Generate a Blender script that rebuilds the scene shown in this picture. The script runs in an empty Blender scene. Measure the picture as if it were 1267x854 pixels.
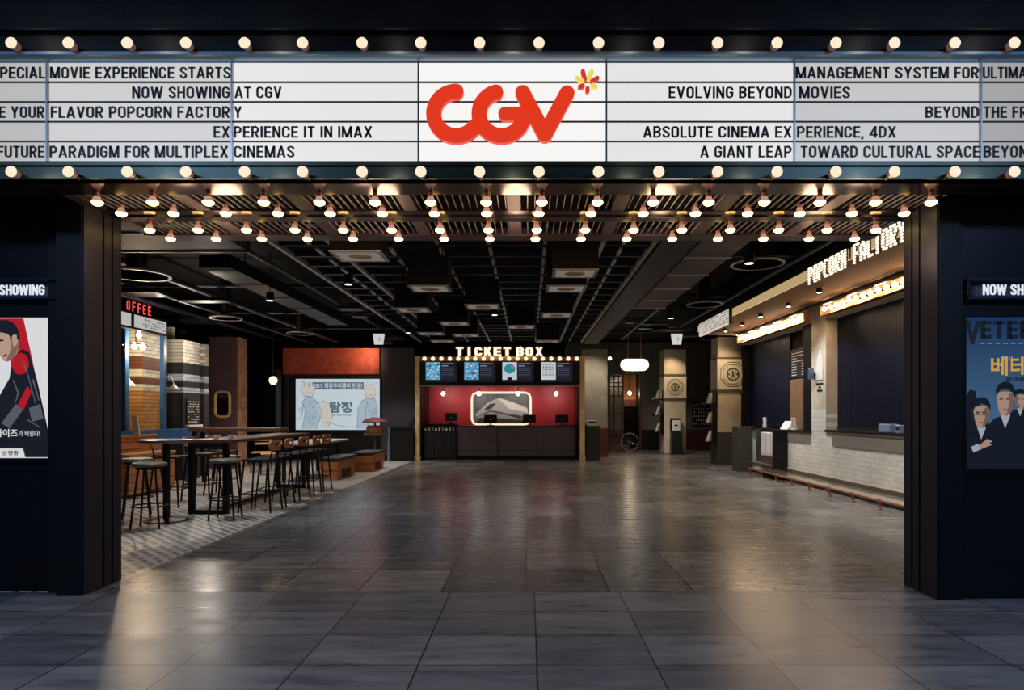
import bpy, math, random
from mathutils import Vector, Matrix

random.seed(7)
S = bpy.context.scene
COL = S.collection
PI = math.pi
F = 800.0            # focal length in pixels of the 1267 x 854 frame
EYE = 1.35           # camera height
PX, PY = 654.0, 512.0  # principal point


def C(r, g, b):
    f = lambda c: (c / 255 / 12.92) if c <= 10 else ((c / 255 + .055) / 1.055) ** 2.4
    return (f(r), f(g), f(b), 1)


# ------------------------------------------------------------------ camera
cam = bpy.data.cameras.new('camera')
cam.sensor_fit = 'HORIZONTAL'
cam.sensor_width = 36
cam.lens = F / 1267 * 36
cam.shift_x = -(PX - 633.5) / 1267
cam.shift_y = (PY - 427) / 1267
cam.clip_end = 200
camo = bpy.data.objects.new('camera', cam)
COL.objects.link(camo)
camo.location = (0, 0, EYE)
camo.rotation_euler = (PI / 2, 0, 0)
S.camera = camo

# ------------------------------------------------------------------ world, exposure
W = bpy.data.worlds.new('world')
S.world = W
W.use_nodes = True
W.node_tree.nodes['Background'].inputs[0].default_value = (.28, .42, .75, 1)
W.node_tree.nodes['Background'].inputs[1].default_value = .05
S.view_settings.view_transform = 'Standard'
S.view_settings.look = 'None'
S.view_settings.exposure = 0
S.view_settings.gamma = 1
S.view_settings.use_curve_mapping = False


def lamp(name, kind, loc, energy, color, size=.1, rot=(0, 0, 0), spot=None, blend=.6):
    l = bpy.data.lights.new(name, kind)
    l.energy = energy
    l.color = color
    if kind == 'AREA':
        l.shape = 'RECTANGLE'
        l.size, l.size_y = size if isinstance(size, tuple) else (size, size)
    else:
        l.shadow_soft_size = size
    if spot:
        l.spot_size = spot
        l.spot_blend = blend
    o = bpy.data.objects.new(name, l)
    COL.objects.link(o)
    o.location = loc
    o.rotation_euler = rot
    return o


def aim(o, p):
    o.rotation_euler = (Vector(p) - o.location).to_track_quat('-Z', 'Y').to_euler()


WARM = (1, .74, .46)
COOL = (.38, .59, 1)
NEUT = (1, .88, .74)
WHITE = (.92, .95, 1)
# ceiling lamps of the concourse in front of the entrance
for sx in (-1, 1):
    lamp('concourse_lamp', 'AREA', (sx * 4.2, .6, 4.4), 180, COOL, (2.2, 1.0))
# lobby ceiling spots without fixtures; some added only to brighten the back-left walls
for (x, y, e, c) in ((-4.3, 8.2, 110, WHITE), (-4.6, 11.2, 120, WHITE), (-5.8, 13.6, 100, NEUT), (-4.0, 15.5, 100, NEUT),
                     (-1.6, 8.4, 50, COOL), (-1.4, 12.5, 60, WHITE), (.8, 10.0, 60, WHITE), (3.0, 8.6, 120, NEUT), (3.2, 12.4, 140, NEUT),
                     (3.2, 16.0, 130, NEUT), (.6, 17.2, 60, NEUT), (-2.0, 17.2, 60, NEUT), (-3.9, 17.4, 140, WHITE), (-6.2, 14.7, 90, NEUT), (4.0, 20.0, 130, NEUT), (5.2, 22.4, 60, NEUT)):
    lamp('downlight_and_fill', 'SPOT', (x, y, 3.1), e * 1.5, c, .12, (0, 0, 0), 1.9, .9)

# ------------------------------------------------------------------ materials
MATS = {}


def nodes(m):
    m.use_nodes = True
    return m.node_tree.nodes, m.node_tree.links, m.node_tree.nodes['Principled BSDF']


def mat(name, col, rough=.6, metal=0, var=0, scale=8, bump=0, spec=.5, stretch=None):
    """plain surface with optional procedural mottling and bump"""
    if name in MATS:
        return MATS[name]
    m = bpy.data.materials.new(name)
    n, l, b = nodes(m)
    b.inputs['Base Color'].default_value = col
    b.inputs['Roughness'].default_value = rough
    b.inputs['Metallic'].default_value = metal
    b.inputs['Specular IOR Level'].default_value = spec
    if var or bump:
        tc = n.new('ShaderNodeTexCoord')
        mp = n.new('ShaderNodeMapping')
        if stretch:
            mp.inputs['Scale'].default_value = stretch
        nz = n.new('ShaderNodeTexNoise')
        nz.inputs['Scale'].default_value = scale
        nz.inputs['Detail'].default_value = 6
        l.new(tc.outputs['Object'], mp.inputs[0])
        l.new(mp.outputs[0], nz.inputs['Vector'])
        if var:
            r = n.new('ShaderNodeValToRGB')
            r.color_ramp.elements[0].position = .3
            r.color_ramp.elements[1].position = .7
            r.color_ramp.elements[0].color = [c * (1 - var) for c in col[:3]] + [1]
            r.color_ramp.elements[1].color = [min(1, c * (1 + var)) for c in col[:3]] + [1]
            l.new(nz.outputs['Fac'], r.inputs[0])
            l.new(r.outputs[0], b.inputs['Base Color'])
        if bump:
            bp = n.new('ShaderNodeBump')
            bp.inputs['Strength'].default_value = bump
            bp.inputs['Distance'].default_value = .01
            l.new(nz.outputs['Fac'], bp.inputs['Height'])
            l.new(bp.outputs[0], b.inputs['Normal'])
    MATS[name] = m
    return m


def lit(name, col, strength=1.0):
    """a surface that gives off light (lamp, light box, screen)"""
    if name in MATS:
        return MATS[name]
    m = bpy.data.materials.new(name)
    n, l, b = nodes(m)
    b.inputs['Base Color'].default_value = (.02, .02, .02, 1)
    b.inputs['Roughness'].default_value = .4
    b.inputs['Emission Color'].default_value = col
    b.inputs['Emission Strength'].default_value = strength
    MATS[name] = m
    return m


def tiles(name, c1, c2, mortar, bw, rh, off=(0, 0, 0), msize=.004, offset=0, rough=.35, rvar=.12, vein=.35, vscale=(1.0, 7, 1), axes=None, bump=.25, spec=.5, mb=.1, nbump=.25):
    """rectangular tiles or bricks; axes: 'XY' floor, 'XZ' wall facing the camera, 'YZ' side wall"""
    if name in MATS:
        return MATS[name]
    m = bpy.data.materials.new(name)
    n, l, b = nodes(m)
    g = n.new('ShaderNodeNewGeometry')
    sep = n.new('ShaderNodeSeparateXYZ')
    comb = n.new('ShaderNodeCombineXYZ')
    l.new(g.outputs['Position'], sep.inputs[0])
    a = {'XY': ('X', 'Y'), 'XZ': ('X', 'Z'), 'YZ': ('Y', 'Z')}[axes or 'XY']
    l.new(sep.outputs[a[0]], comb.inputs[0])
    l.new(sep.outputs[a[1]], comb.inputs[1])
    mp = n.new('ShaderNodeMapping')
    mp.inputs['Location'].default_value = off
    l.new(comb.outputs[0], mp.inputs[0])
    br = n.new('ShaderNodeTexBrick')
    br.offset = offset
    br.squash = 1
    br.inputs['Scale'].default_value = 1
    br.inputs['Brick Width'].default_value = bw
    br.inputs['Row Height'].default_value = rh
    br.inputs['Mortar Size'].default_value = msize
    br.inputs['Mortar Smooth'].default_value = mb
    br.inputs['Bias'].default_value = 0
    br.inputs['Color1'].default_value = c1
    br.inputs['Color2'].default_value = c2
    br.inputs['Mortar'].default_value = mortar
    l.new(mp.outputs[0], br.inputs['Vector'])
    nz = n.new('ShaderNodeTexNoise')
    nz.inputs['Scale'].default_value = 1
    nz.inputs['Detail'].default_value = 7
    nz.inputs['Roughness'].default_value = .62
    mp2 = n.new('ShaderNodeMapping')
    mp2.inputs['Scale'].default_value = vscale
    l.new(comb.outputs[0], mp2.inputs[0])
    l.new(mp2.outputs[0], nz.inputs['Vector'])
    mx = n.new('ShaderNodeMix')
    mx.data_type = 'RGBA'
    mx.blend_type = 'MULTIPLY'
    mx.inputs['Factor'].default_value = 1
    r = n.new('ShaderNodeValToRGB')
    r.color_ramp.elements[0].position = .32
    r.color_ramp.elements[1].position = .68
    r.color_ramp.elements[0].color = (1 - vein, 1 - vein, 1 - vein, 1)
    r.color_ramp.elements[1].color = (1 + vein, 1 + vein, 1 + vein * .9, 1)
    l.new(nz.outputs['Fac'], r.inputs[0])
    l.new(br.outputs['Color'], mx.inputs['A'])
    l.new(r.outputs[0], mx.inputs['B'])
    l.new(mx.outputs['Result'], b.inputs['Base Color'])
    mr = n.new('ShaderNodeMapRange')
    mr.inputs['From Min'].default_value = .3
    mr.inputs['From Max'].default_value = .7
    mr.inputs['To Min'].default_value = rough - rvar
    mr.inputs['To Max'].default_value = rough + rvar
    l.new(nz.outputs['Fac'], mr.inputs[0])
    l.new(mr.outputs[0], b.inputs['Roughness'])
    b.inputs['Specular IOR Level'].default_value = spec
    if bump:
        ad = n.new('ShaderNodeMath')
        ad.operation = 'MULTIPLY_ADD'
        ad.inputs[1].default_value = -1
        l.new(br.outputs['Fac'], ad.inputs[0])
        sc = n.new('ShaderNodeMath')
        sc.operation = 'MULTIPLY'
        sc.inputs[1].default_value = nbump
        l.new(nz.outputs['Fac'], sc.inputs[0])
        l.new(sc.outputs[0], ad.inputs[2])
        bp = n.new('ShaderNodeBump')
        bp.inputs['Strength'].default_value = bump
        bp.inputs['Distance'].default_value = .006
        l.new(ad.outputs[0], bp.inputs['Height'])
        l.new(bp.outputs[0], b.inputs['Normal'])
    MATS[name] = m
    return m


def mosaic(name):
    m = bpy.data.materials.new(name)
    n, l, b = nodes(m)
    g = n.new('ShaderNodeNewGeometry')
    mp = n.new('ShaderNodeMapping')
    mp.inputs['Rotation'].default_value = (0, 0, PI / 4)
    mp.inputs['Scale'].default_value = (10, 10, 0)
    l.new(g.outputs['Position'], mp.inputs[0])
    v = n.new('ShaderNodeTexVoronoi')
    v.inputs['Scale'].default_value = 1
    v.inputs['Randomness'].default_value = .06
    l.new(mp.outputs[0], v.inputs['Vector'])
    r = n.new('ShaderNodeValToRGB')
    r.color_ramp.interpolation = 'LINEAR'
    r.color_ramp.elements[0].position = .28
    r.color_ramp.elements[1].position = .33
    r.color_ramp.elements[0].color = C(22, 22, 28)
    r.color_ramp.elements[1].color = C(186, 180, 172)
    l.new(v.outputs['Distance'], r.inputs[0])
    l.new(r.outputs[0], b.inputs['Base Color'])
    b.inputs['Roughness'].default_value = .4
    MATS[name] = m
    return m


def stripes(name, edges, cols, brick=True, axes='YZ'):
    """painted horizontal bands on brickwork: colour by height"""
    m = tiles(name, (1, 1, 1, 1), (.72, .72, .72, 1), (.42, .42, .42, 1), .21, .07, msize=.008, offset=.5, rough=.7, vein=.25, vscale=(6, 6, 6), axes=axes, bump=.6)
    n, l = m.node_tree.nodes, m.node_tree.links
    b = n['Principled BSDF']
    src = b.inputs['Base Color'].links[0].from_socket
    g = n.new('ShaderNodeNewGeometry')
    sep = n.new('ShaderNodeSeparateXYZ')
    l.new(g.outputs['Position'], sep.inputs[0])
    d = n.new('ShaderNodeMath')
    d.operation = 'DIVIDE'
    d.inputs[1].default_value = 4
    l.new(sep.outputs['Z'], d.inputs[0])
    r = n.new('ShaderNodeValToRGB')
    r.color_ramp.interpolation = 'CONSTANT'
    e = r.color_ramp.elements
    e[0].position, e[0].color = 0, cols[0]
    e[1].position, e[1].color = edges[0] / 4, cols[1]
    for z, c in zip(edges[1:], cols[2:]):
        q = e.new(z / 4)
        q.color = c
    l.new(d.outputs[0], r.inputs[0])
    mx = n.new('ShaderNodeMix')
    mx.data_type = 'RGBA'
    mx.blend_type = 'MULTIPLY'
    mx.inputs['Factor'].default_value = 1
    l.new(src, mx.inputs['A'])
    l.new(r.outputs[0], mx.inputs['B'])
    l.new(mx.outputs['Result'], b.inputs['Base Color'])
    return m


def planks(name, c1, c2, axes='YZ', pw=3.1, ph=.125):
    return tiles(name, c1, c2, C(20, 12, 8), pw, ph, msize=.006, offset=.4, rough=.5, vein=.35, vscale=(3, 40, 1), axes=axes, bump=.5)


# ------------------------------------------------------------------ mesh building
class MB:
    def __init__(s):
        s.v, s.f, s.mi, s.mats, s.cur = [], [], [], [], 0

    def use(s, m):
        if m not in s.mats:
            s.mats.append(m)
        s.cur = s.mats.index(m)
        return s

    def add(s, vs, fs):
        o = len(s.v)
        s.v += [tuple(v) for v in vs]
        for f in fs:
            s.f.append(tuple(i + o for i in f))
            s.mi.append(s.cur)
        return s

    def box(s, x0, x1, y0, y1, z0, z1):
        x0, x1 = sorted((x0, x1)); y0, y1 = sorted((y0, y1)); z0, z1 = sorted((z0, z1))
        return s.add([(x0, y0, z0), (x1, y0, z0), (x1, y1, z0), (x0, y1, z0), (x0, y0, z1), (x1, y0, z1), (x1, y1, z1), (x0, y1, z1)],
                     [(0, 3, 2, 1), (4, 5, 6, 7), (0, 1, 5, 4), (1, 2, 6, 5), (2, 3, 7, 6), (3, 0, 4, 7)])

    def frame(s, p0, p1):
        d = (Vector(p1) - Vector(p0)).normalized()
        a = Vector((0, 0, 1)) if abs(d.z) < .9 else Vector((1, 0, 0))
        u = d.cross(a).normalized()
        return u, d.cross(u)

    def cyl(s, p0, p1, r0, r1=None, n=12):
        r1 = r0 if r1 is None else r1
        u, w = s.frame(p0, p1)
        vs = []
        for p, r in ((Vector(p0), r0), (Vector(p1), r1)):
            for i in range(n):
                t = 2 * PI * i / n
                vs.append(p + u * (r * math.cos(t)) + w * (r * math.sin(t)))
        fs = [(i, (i + 1) % n, n + (i + 1) % n, n + i) for i in range(n)]
        fs += [tuple(range(n))[::-1], tuple(range(n, 2 * n))]
        return s.add(vs, fs)

    def tube(s, pts, r, n=8, closed=False):
        P = [Vector(p) for p in pts]
        k = len(P)
        vs = []
        up = None
        for i, p in enumerate(P):
            a = P[(i - 1) % k] if (i > 0 or closed) else p
            b = P[(i + 1) % k] if (i < k - 1 or closed) else p
            d = (b - a).normalized()
            if up is None:
                q = Vector((0, 0, 1)) if abs(d.z) < .9 else Vector((1, 0, 0))
                up = d.cross(q).normalized()
            u = (up - d * up.dot(d)).normalized()
            up = u
            w = d.cross(u)
            rr = r[i] if isinstance(r, (list, tuple)) else r
            for j in range(n):
                t = 2 * PI * j / n
                vs.append(p + u * (rr * math.cos(t)) + w * (rr * math.sin(t)))
        fs = []
        for i in range(k if closed else k - 1):
            i2 = (i + 1) % k
            fs += [(i * n + j, i * n + (j + 1) % n, i2 * n + (j + 1) % n, i2 * n + j) for j in range(n)]
        if not closed:
            fs += [tuple(range(n))[::-1], tuple(range((k - 1) * n, k * n))]
        return s.add(vs, fs)

    def lathe(s, prof, c, axis='Z', n=16):
        """prof: (radius, height) pairs about c"""
        ax = {'Z': (Vector((1, 0, 0)), Vector((0, 1, 0)), Vector((0, 0, 1))), 'Y': (Vector((1, 0, 0)), Vector((0, 0, 1)), Vector((0, -1, 0))),
              'X': (Vector((0, 1, 0)), Vector((0, 0, 1)), Vector((1, 0, 0)))}[axis]
        c = Vector(c)
        vs = [c + ax[0] * (r * math.cos(2 * PI * i / n)) + ax[1] * (r * math.sin(2 * PI * i / n)) + ax[2] * h for r, h in prof for i in range(n)]
        fs = []
        for k in range(len(prof) - 1):
            fs += [(k * n + i, k * n + (i + 1) % n, (k + 1) * n + (i + 1) % n, (k + 1) * n + i) for i in range(n)]
        fs += [tuple(range(n))[::-1], tuple(range((len(prof) - 1) * n, len(prof) * n))]
        return s.add(vs, fs)

    def prism(s, poly, o, ux, uy, depth):
        """closed 2-D outline in the plane (o; ux, uy), thickened by depth along ux x uy"""
        o, ux, uy = Vector(o), Vector(ux), Vector(uy)
        nn = ux.cross(uy)
        k = len(poly)
        a = [o + ux * p[0] + uy * p[1] for p in poly]
        vs = a + [p + nn * depth for p in a]
        fs = [tuple(range(k))[::-1], tuple(range(k, 2 * k))] + [(i, (i + 1) % k, k + (i + 1) % k, k + i) for i in range(k)]
        return s.add(vs, fs)

    def text(s, body, o, ux, uy, width=None, height=.1, extrude=0, align='l', bold=0):
        vs, fs, w, h, z = text_mesh(body, bold)
        o, ux, uy = Vector(o), Vector(ux), Vector(uy)
        nn = ux.cross(uy)
        sy = height / h
        sx = (width / w) if width else sy
        dx = {'l': 0, 'r': -w * sx, 'c': -w * sx / 2}[align]
        return s.add([o + ux * (v[0] * sx + dx) + uy * (v[1] * sy) + nn * (v[2] * extrude) for v in vs], fs)

    def sign(s, body, o, ux, uy, width, height, extrude, align='l', t=.16, word=None):
        """condensed sign-writer capitals drawn as flat strokes; fitted to width and height"""
        o, ux, uy = Vector(o), Vector(ux), Vector(uy)
        nn = ux.cross(uy)
        x = nw = 0
        segs = []
        for ch in body:
            if ch == ' ':
                x += .27
                nw += 1
                continue
            w, lines = glyph(ch, t)
            if word is None or word == nw:
                segs += [[(p[0] + x, p[1]) for p in ln] for ln in lines]
            x += w + .085
        tot = x - .085
        sx = (width / tot) if width else height
        dx = {'l': 0, 'r': -tot * sx, 'c': -tot * sx / 2}[align]
        for ln in segs:
            P = [Vector((p[0], p[1])) for p in ln]
            L, R = [], []
            closed = (P[0] - P[-1]).length < 1e-5
            k = len(P)
            for i, p in enumerate(P):
                a = P[i - 1] if i else (P[-2] if closed else None)
                c = P[i + 1] if i < k - 1 else (P[1] if closed else None)
                d1 = (p - a).normalized() if a is not None else None
                d2 = (c - p).normalized() if c is not None else None
                d = ((d1 + d2).normalized() if d1 is not None and d2 is not None else (d1 if d1 is not None else d2))
                n = Vector((-d.y, d.x))
                m = 1 / max(.5, n.dot(Vector((-d1.y, d1.x)))) if d1 is not None else 1
                L.append(p + n * (t / 2 * m)); R.append(p - n * (t / 2 * m))
            vs = []
            for dep in (0, extrude):
                for q in L + R:
                    vs.append(o + ux * (q.x * sx + dx) + uy * (q.y * height) + nn * dep)
            fs = []
            for i in range(k - 1):
                fs += [(i, i + 1, k + i + 1, k + i), (2 * k + i, 3 * k + i, 3 * k + i + 1, 2 * k + i + 1),
                       (i, 2 * k + i, 2 * k + i + 1, i + 1), (k + i, k + i + 1, 3 * k + i + 1, 3 * k + i)]
            if not closed:
                fs += [(0, k, 3 * k, 2 * k), (k - 1, 3 * k - 1, 4 * k - 1, 2 * k - 1)]
            s.add(vs, fs)
        return s

    def build(s, name, m=None, parent=None, smooth=False, bev=0, bseg=2):
        root = Vector((0, 0, 0))
        p = parent
        while p is not None:
            root += p.location
            p = p.parent
        if parent is None:
            xs, ys, zs = zip(*s.v)
            root = Vector(((min(xs) + max(xs)) / 2, (min(ys) + max(ys)) / 2, min(zs)))
        me = bpy.data.meshes.new(name)
        me.from_pydata([(v[0] - root.x, v[1] - root.y, v[2] - root.z) for v in s.v], [], s.f)
        for q in (s.mats or [m]):
            me.materials.append(q)
        if len(s.mats) > 1:
            me.polygons.foreach_set('material_index', s.mi)
        import bmesh
        bm = bmesh.new()
        bm.from_mesh(me)
        bmesh.ops.recalc_face_normals(bm, faces=bm.faces)
        bm.to_mesh(me)
        bm.free()
        if smooth:
            me.polygons.foreach_set('use_smooth', [True] * len(me.polygons))
            me.set_sharp_from_angle(angle=.7)
        me.update()
        o = bpy.data.objects.new(name, me)
        COL.objects.link(o)
        if parent is None:
            o.location = root
        else:
            o.parent = parent
        if bev:
            b = o.modifiers.new('edge', 'BEVEL')
            b.width = bev
            b.segments = bseg
            b.limit_method = 'ANGLE'
        return o


def glyph(ch, t):
    h = t / 2
    w = {'I': t, 'M': .64, 'W': .78, 'E': .42, 'F': .40, 'L': .40, 'T': .44, 'S': .46, 'V': .52, 'A': .54, 'X': .52, 'Y': .52, ',': t, '4': .5, 'N': .5}.get(ch, .48)
    w += max(0, t - .16) * 1.2 if ch not in 'I,' else 0
    L, R, B, T, M, c = h, w - h, h, 1 - h, .5, w / 2
    r = (R - L) / 2

    def arc_(cx, cy, rx, ry, a0, a1, n=8):
        return [(cx + rx * math.cos(math.radians(a0 + (a1 - a0) * k / n)), cy + ry * math.sin(math.radians(a0 + (a1 - a0) * k / n))) for k in range(n + 1)]
    vl, vr = [(L, 0), (L, 1)], [(R, 0), (R, 1)]
    bowl = lambda y0, y1: [(L, y1), (c, y1)] + arc_(c, (y0 + y1) / 2, R - c, (y1 - y0) / 2, 90, -90, 10) + [(L, y0)]
    top, bot = arc_(c, T - r, r, r, 0, 180), arc_(c, B + r, r, r, 180, 360)
    G = {'I': [vl], 'H': [vl, vr, [(L, M), (R, M)]], 'E': [vl, [(L, T), (w, T)], [(L, B), (w, B)], [(L, M), (w - .03, M)]], 'F': [vl, [(L, T), (w, T)], [(L, M), (w - .03, M)]],
         'L': [vl, [(L, B), (w, B)]], 'T': [[(c, 0), (c, 1)], [(0, T), (w, T)]], 'N': [vl, vr, [(L, 1), (R, 0)]], 'M': [vl, vr, [(L, 1), (c, .02)], [(c, .02), (R, 1)]],
         'V': [[(h, 1), (c, 0)], [(c, 0), (w - h, 1)]], 'A': [[(h * .9, 0), (c, 1)], [(c, 1), (w - h * .9, 0)], [(.26 * w, .27), (.74 * w, .27)]],
         'X': [[(h, 0), (w - h, 1)], [(h, 1), (w - h, 0)]], 'Y': [[(h, 1), (c, .44)], [(w - h, 1), (c, .44)], [(c, 0), (c, .48)]],
         'W': [[(h, 1), (w * .28, 0)], [(w * .28, 0), (c, .96)], [(c, .96), (w * .72, 0)], [(w * .72, 0), (w - h, 1)]],
         'O': [top + [(L, B + r)] + bot[1:] + [(R, T - r)]], 'C': [[(R, .66)] + top + [(L, B + r)] + bot[1:] + [(R, .34)]],
         'G': [[(R, .68)] + top + [(L, B + r)] + bot[1:] + [(R, .49)], [(w, .49), (c, .49)]], 'U': [[(L, 1), (L, B + r)] + bot[1:] + [(R, 1)]],
         'S': [[(R, .7)] + top + [(L, .70), (L + .04, .61), (c, .51), (R - .04, .40), (R, .30)] + bot[::-1] + [(L, .30)]],
         'D': [vl, [(L, T), (c * .8, T)] + arc_(c * .8, T - .28, R - c * .8, .28, 90, 0) + arc_(c * .8, B + .28, R - c * .8, .28, 0, -90) + [(L, B)]],
         'P': [vl, bowl(.44, T)], 'R': [vl, bowl(.46, T), [(c, .46), (R, 0)]], 'B': [vl, bowl(.51, T), bowl(B, .51)],
         'K': [vl, [(L, .34), (R, 1)], [(c * .9, .56), (R, 0)]], '4': [[(R - .06, 0), (R - .06, 1)], [(R - .06, .97), (h, .28)], [(0, .25), (w, .25)]], ',': [[(h, .12), (h * .6, -.14)]]}
    return w, G[ch]


TEXT = {}


def text_mesh(body, bold=0):
    key = (body, bold)
    if key in TEXT:
        return TEXT[key]

    def mk(t):
        c = bpy.data.curves.new('lettering', 'FONT')
        c.body = t
        c.extrude = .5
        c.offset = bold
        c.resolution_u = 4
        o = bpy.data.objects.new('lettering', c)
        COL.objects.link(o)
        bpy.context.view_layer.update()
        me = bpy.data.meshes.new_from_object(o.evaluated_get(bpy.context.evaluated_depsgraph_get()))
        vs = [tuple(v.co) for v in me.vertices]
        fs = [tuple(p.vertices) for p in me.polygons]
        bpy.data.objects.remove(o)
        bpy.data.meshes.remove(me)
        bpy.data.curves.remove(c)
        return vs, fs
    vs, fs = mk(body)
    ref = vs
    if all(ord(c) < 128 for c in body):
        ref, _ = mk('H')
    x0, x1 = min(v[0] for v in vs), max(v[0] for v in vs)
    y0, y1 = min(v[1] for v in ref), max(v[1] for v in ref)
    vs = [(v[0] - x0, v[1] - y0, v[2] + .5) for v in vs]
    TEXT[key] = (vs, fs, x1 - x0, y1 - y0, 1)
    return TEXT[key]


def tag(o, label=None, cat=None, group=None, kind=None):
    if label: o['label'] = label
    if cat: o['category'] = cat
    if group: o['group'] = group
    if kind: o['kind'] = kind
    return o


def thing(name, loc, label, cat, group=None):
    o = bpy.data.objects.new(name, None)
    o.empty_display_size = .1
    COL.objects.link(o)
    o.location = loc
    return tag(o, label, cat, group)


def struct(mb, name, m=None, **k):
    return tag(mb.build(name, m, **k), kind='structure')


def dup(root, loc, rotz, label):
    def cp(o, parent):
        c = o.copy()
        COL.objects.link(c)
        if parent is not None:
            c.parent = parent
        for ch in list(o.children):
            cp(ch, c)
        return c
    c = cp(root, None)
    c.location = loc
    c.rotation_euler = (0, 0, rotz)
    c['label'] = label
    return c


ORD = ('first second third fourth fifth sixth seventh eighth ninth tenth eleventh twelfth thirteenth fourteenth fifteenth sixteenth '
       'seventeenth eighteenth nineteenth twentieth').split()


def wx(x, d): return (x - PX) / F * d
def wz(y, d): return EYE + (PY - y) / F * d


EX, EY, EZ = (1, 0, 0), (0, 1, 0), (0, 0, 1)
NX, NY = (-1, 0, 0), (0, -1, 0)

# common materials
M_black = mat('black_paint', C(12, 12, 15), .5, var=.25, scale=6, spec=.3)
M_boxblack = mat('matt_black', C(6, 6, 9), .6, spec=.2)
M_soot = mat('soot_black', C(8, 8, 11), .8, var=.3, scale=3, spec=.15)
M_navy = mat('blue_black_panel', C(12, 14, 21), .38, .3, var=.2, scale=2.5, bump=.02)
M_jamb = mat('bronze_black_metal', C(54, 54, 70), .4, .75, var=.12, scale=3, stretch=(1, 1, .3))
M_steel = mat('brushed_steel', C(150, 152, 156), .35, .9, var=.1, scale=20)
M_rail = mat('green_grey_metal', C(66, 76, 68), .38, .7, var=.12, scale=4)
M_beam = mat('bronze_beam', C(92, 80, 80), .15, .9, var=.15, scale=3)
M_iron = mat('black_iron', C(17, 17, 20), .4, .5, var=.2, scale=10)
M_brass = mat('aged_brass', C(216, 184, 134), .45, .3, var=.25, scale=6)
M_copper = mat('copper_tube', C(170, 116, 84), .4, .6, var=.2, scale=9)
M_socket = mat('pink_ceramic', C(206, 150, 120), .45, var=.1, scale=20)
M_plaster = mat('cream_plaster', C(196, 182, 160), .8, var=.18, scale=3, bump=.15)
M_greyplaster = mat('grey_plaster', C(146, 138, 124), .85, var=.2, scale=3, bump=.15)
M_wood = mat('warm_wood', C(168, 104, 58), .45, var=.35, scale=4, stretch=(1, 12, 12))
M_woodd = mat('dark_wood', C(84, 54, 40), .42, var=.35, scale=4, stretch=(10, 1, 10))
M_paper = mat('white_paper', C(214, 210, 202), .7, var=.06, scale=12)
M_bluepaint = mat('blue_frame_paint', C(46, 92, 146), .45, var=.2, scale=5)
M_white = mat('white_ceramic', C(220, 218, 212), .3)
M_ink = mat('black_ink', C(20, 20, 24), .6)
L_bulb = lit('marquee_bulb_glow', (1, .82, .6, 1), 1.0)
L_hang = lit('hanging_bulb_glow', (1, .66, .17, 1), 11)
L_trough = lit('trough_bulb_glow', (1, .78, .5, 1), 9)
L_spot = lit('spot_glow', (1, .9, .75, 1), 12)
L_cool = lit('cool_lamp_glow', (.95, .97, 1, 1), 2.2)

# ------------------------------------------------------------------ floors
M_floor_in = tiles('lobby_tiles', C(76, 75, 75), C(118, 114, 109), C(22, 21, 21), .638, .713, msize=.007, rough=.26, rvar=.05, vein=.42, vscale=(1.6, 9, 1), nbump=0)
M_floor_in.node_tree.nodes['Mapping'].inputs['Location'].default_value = (.024 + 6.38, -4.887 + 7.13, 0)
M_floor_out = tiles('concourse_tiles', C(92, 92, 94), C(118, 117, 117), C(30, 29, 29), .638, .472, off=(-.0445 + 6.38, -4.887 + 9.44, 0), msize=.005, rough=.31, rvar=.06, vein=.36, vscale=(1.6, 9, 1), nbump=0)
struct(MB().box(-10, 9, -4, 4.887, -.1, 0), 'floor', M_floor_out)
struct(MB().box(-3.3, 8.5, 4.887, 26, -.1, 0), 'lobby_floor', M_floor_in)
struct(MB().box(-10, -3.3, 4.887, 26, -.1, 0), 'mosaic_floor', mosaic('mosaic_tiles'))
struct(MB().box(-3.31, -3.285, 5.0, 19, -.02, .003), 'floor_trim', M_steel)

# ------------------------------------------------------------------ room shell
M_wallgrey = mat('purple_grey_wall', C(70, 64, 70), .8, var=.2, scale=2, bump=.1)
M_corr = mat('olive_grey_wall', C(98, 94, 84), .85, var=.2, scale=2, bump=.1)
struct(MB().box(-10, 8.5, 4.6, 26, 4.0, 4.1), 'ceiling', M_soot)
struct(MB().box(-10.1, -10, 4.9, 26, 0, 4), 'wall_left', M_soot)
struct(MB().box(8.5, 8.6, 4.9, 26, 0, 4), 'wall_right', M_soot)
struct(MB().box(-10, 1.4, 24.6, 24.7, 0, 4), 'wall_back', M_soot)
b = MB()
b.use(M_corr).box(1.4, 3.5, 24.0, 24.2, .76, 4).box(4.14, 8.5, 24.0, 24.2, .76, 4).box(3.5, 4.14, 24.0, 24.2, 2.85, 4)
b.use(mat('red_brown_wainscot', C(74, 38, 30), .6, var=.25, scale=4)).box(1.4, 3.5, 23.96, 24.2, 0, .76).box(5.6, 8.5, 23.96, 24.2, 0, .76)
b.use(M_black).box(4.14, 5.6, 23.96, 24.2, 0, .76)
struct(b, 'wall_corridor')
# top brick wall above the marquee
M_bbrick = tiles('black_brick', C(15, 15, 19), C(20, 20, 25), C(9, 9, 11), .42, .075, msize=.006, offset=.5, rough=.5, vein=.25, vscale=(4, 4, 4), axes='XZ', bump=.6)
struct(MB().box(-9, 9, 4.36, 4.6, 3.84, 5.6), 'wall_top', M_bbrick)
struct(MB().box(-9, 9, 4.36, 4.5, 2.93, 3.84).box(-9, 9, 4.5, 4.6, 3.3, 3.84), 'lintel', M_soot)

struct(MB().box(-9, -3.51, 4.581, 4.9, 2.931, 2.97).box(3.12, 9, 4.581, 4.9, 2.931, 2.97), 'lintel_soffit', M_soot)

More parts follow.
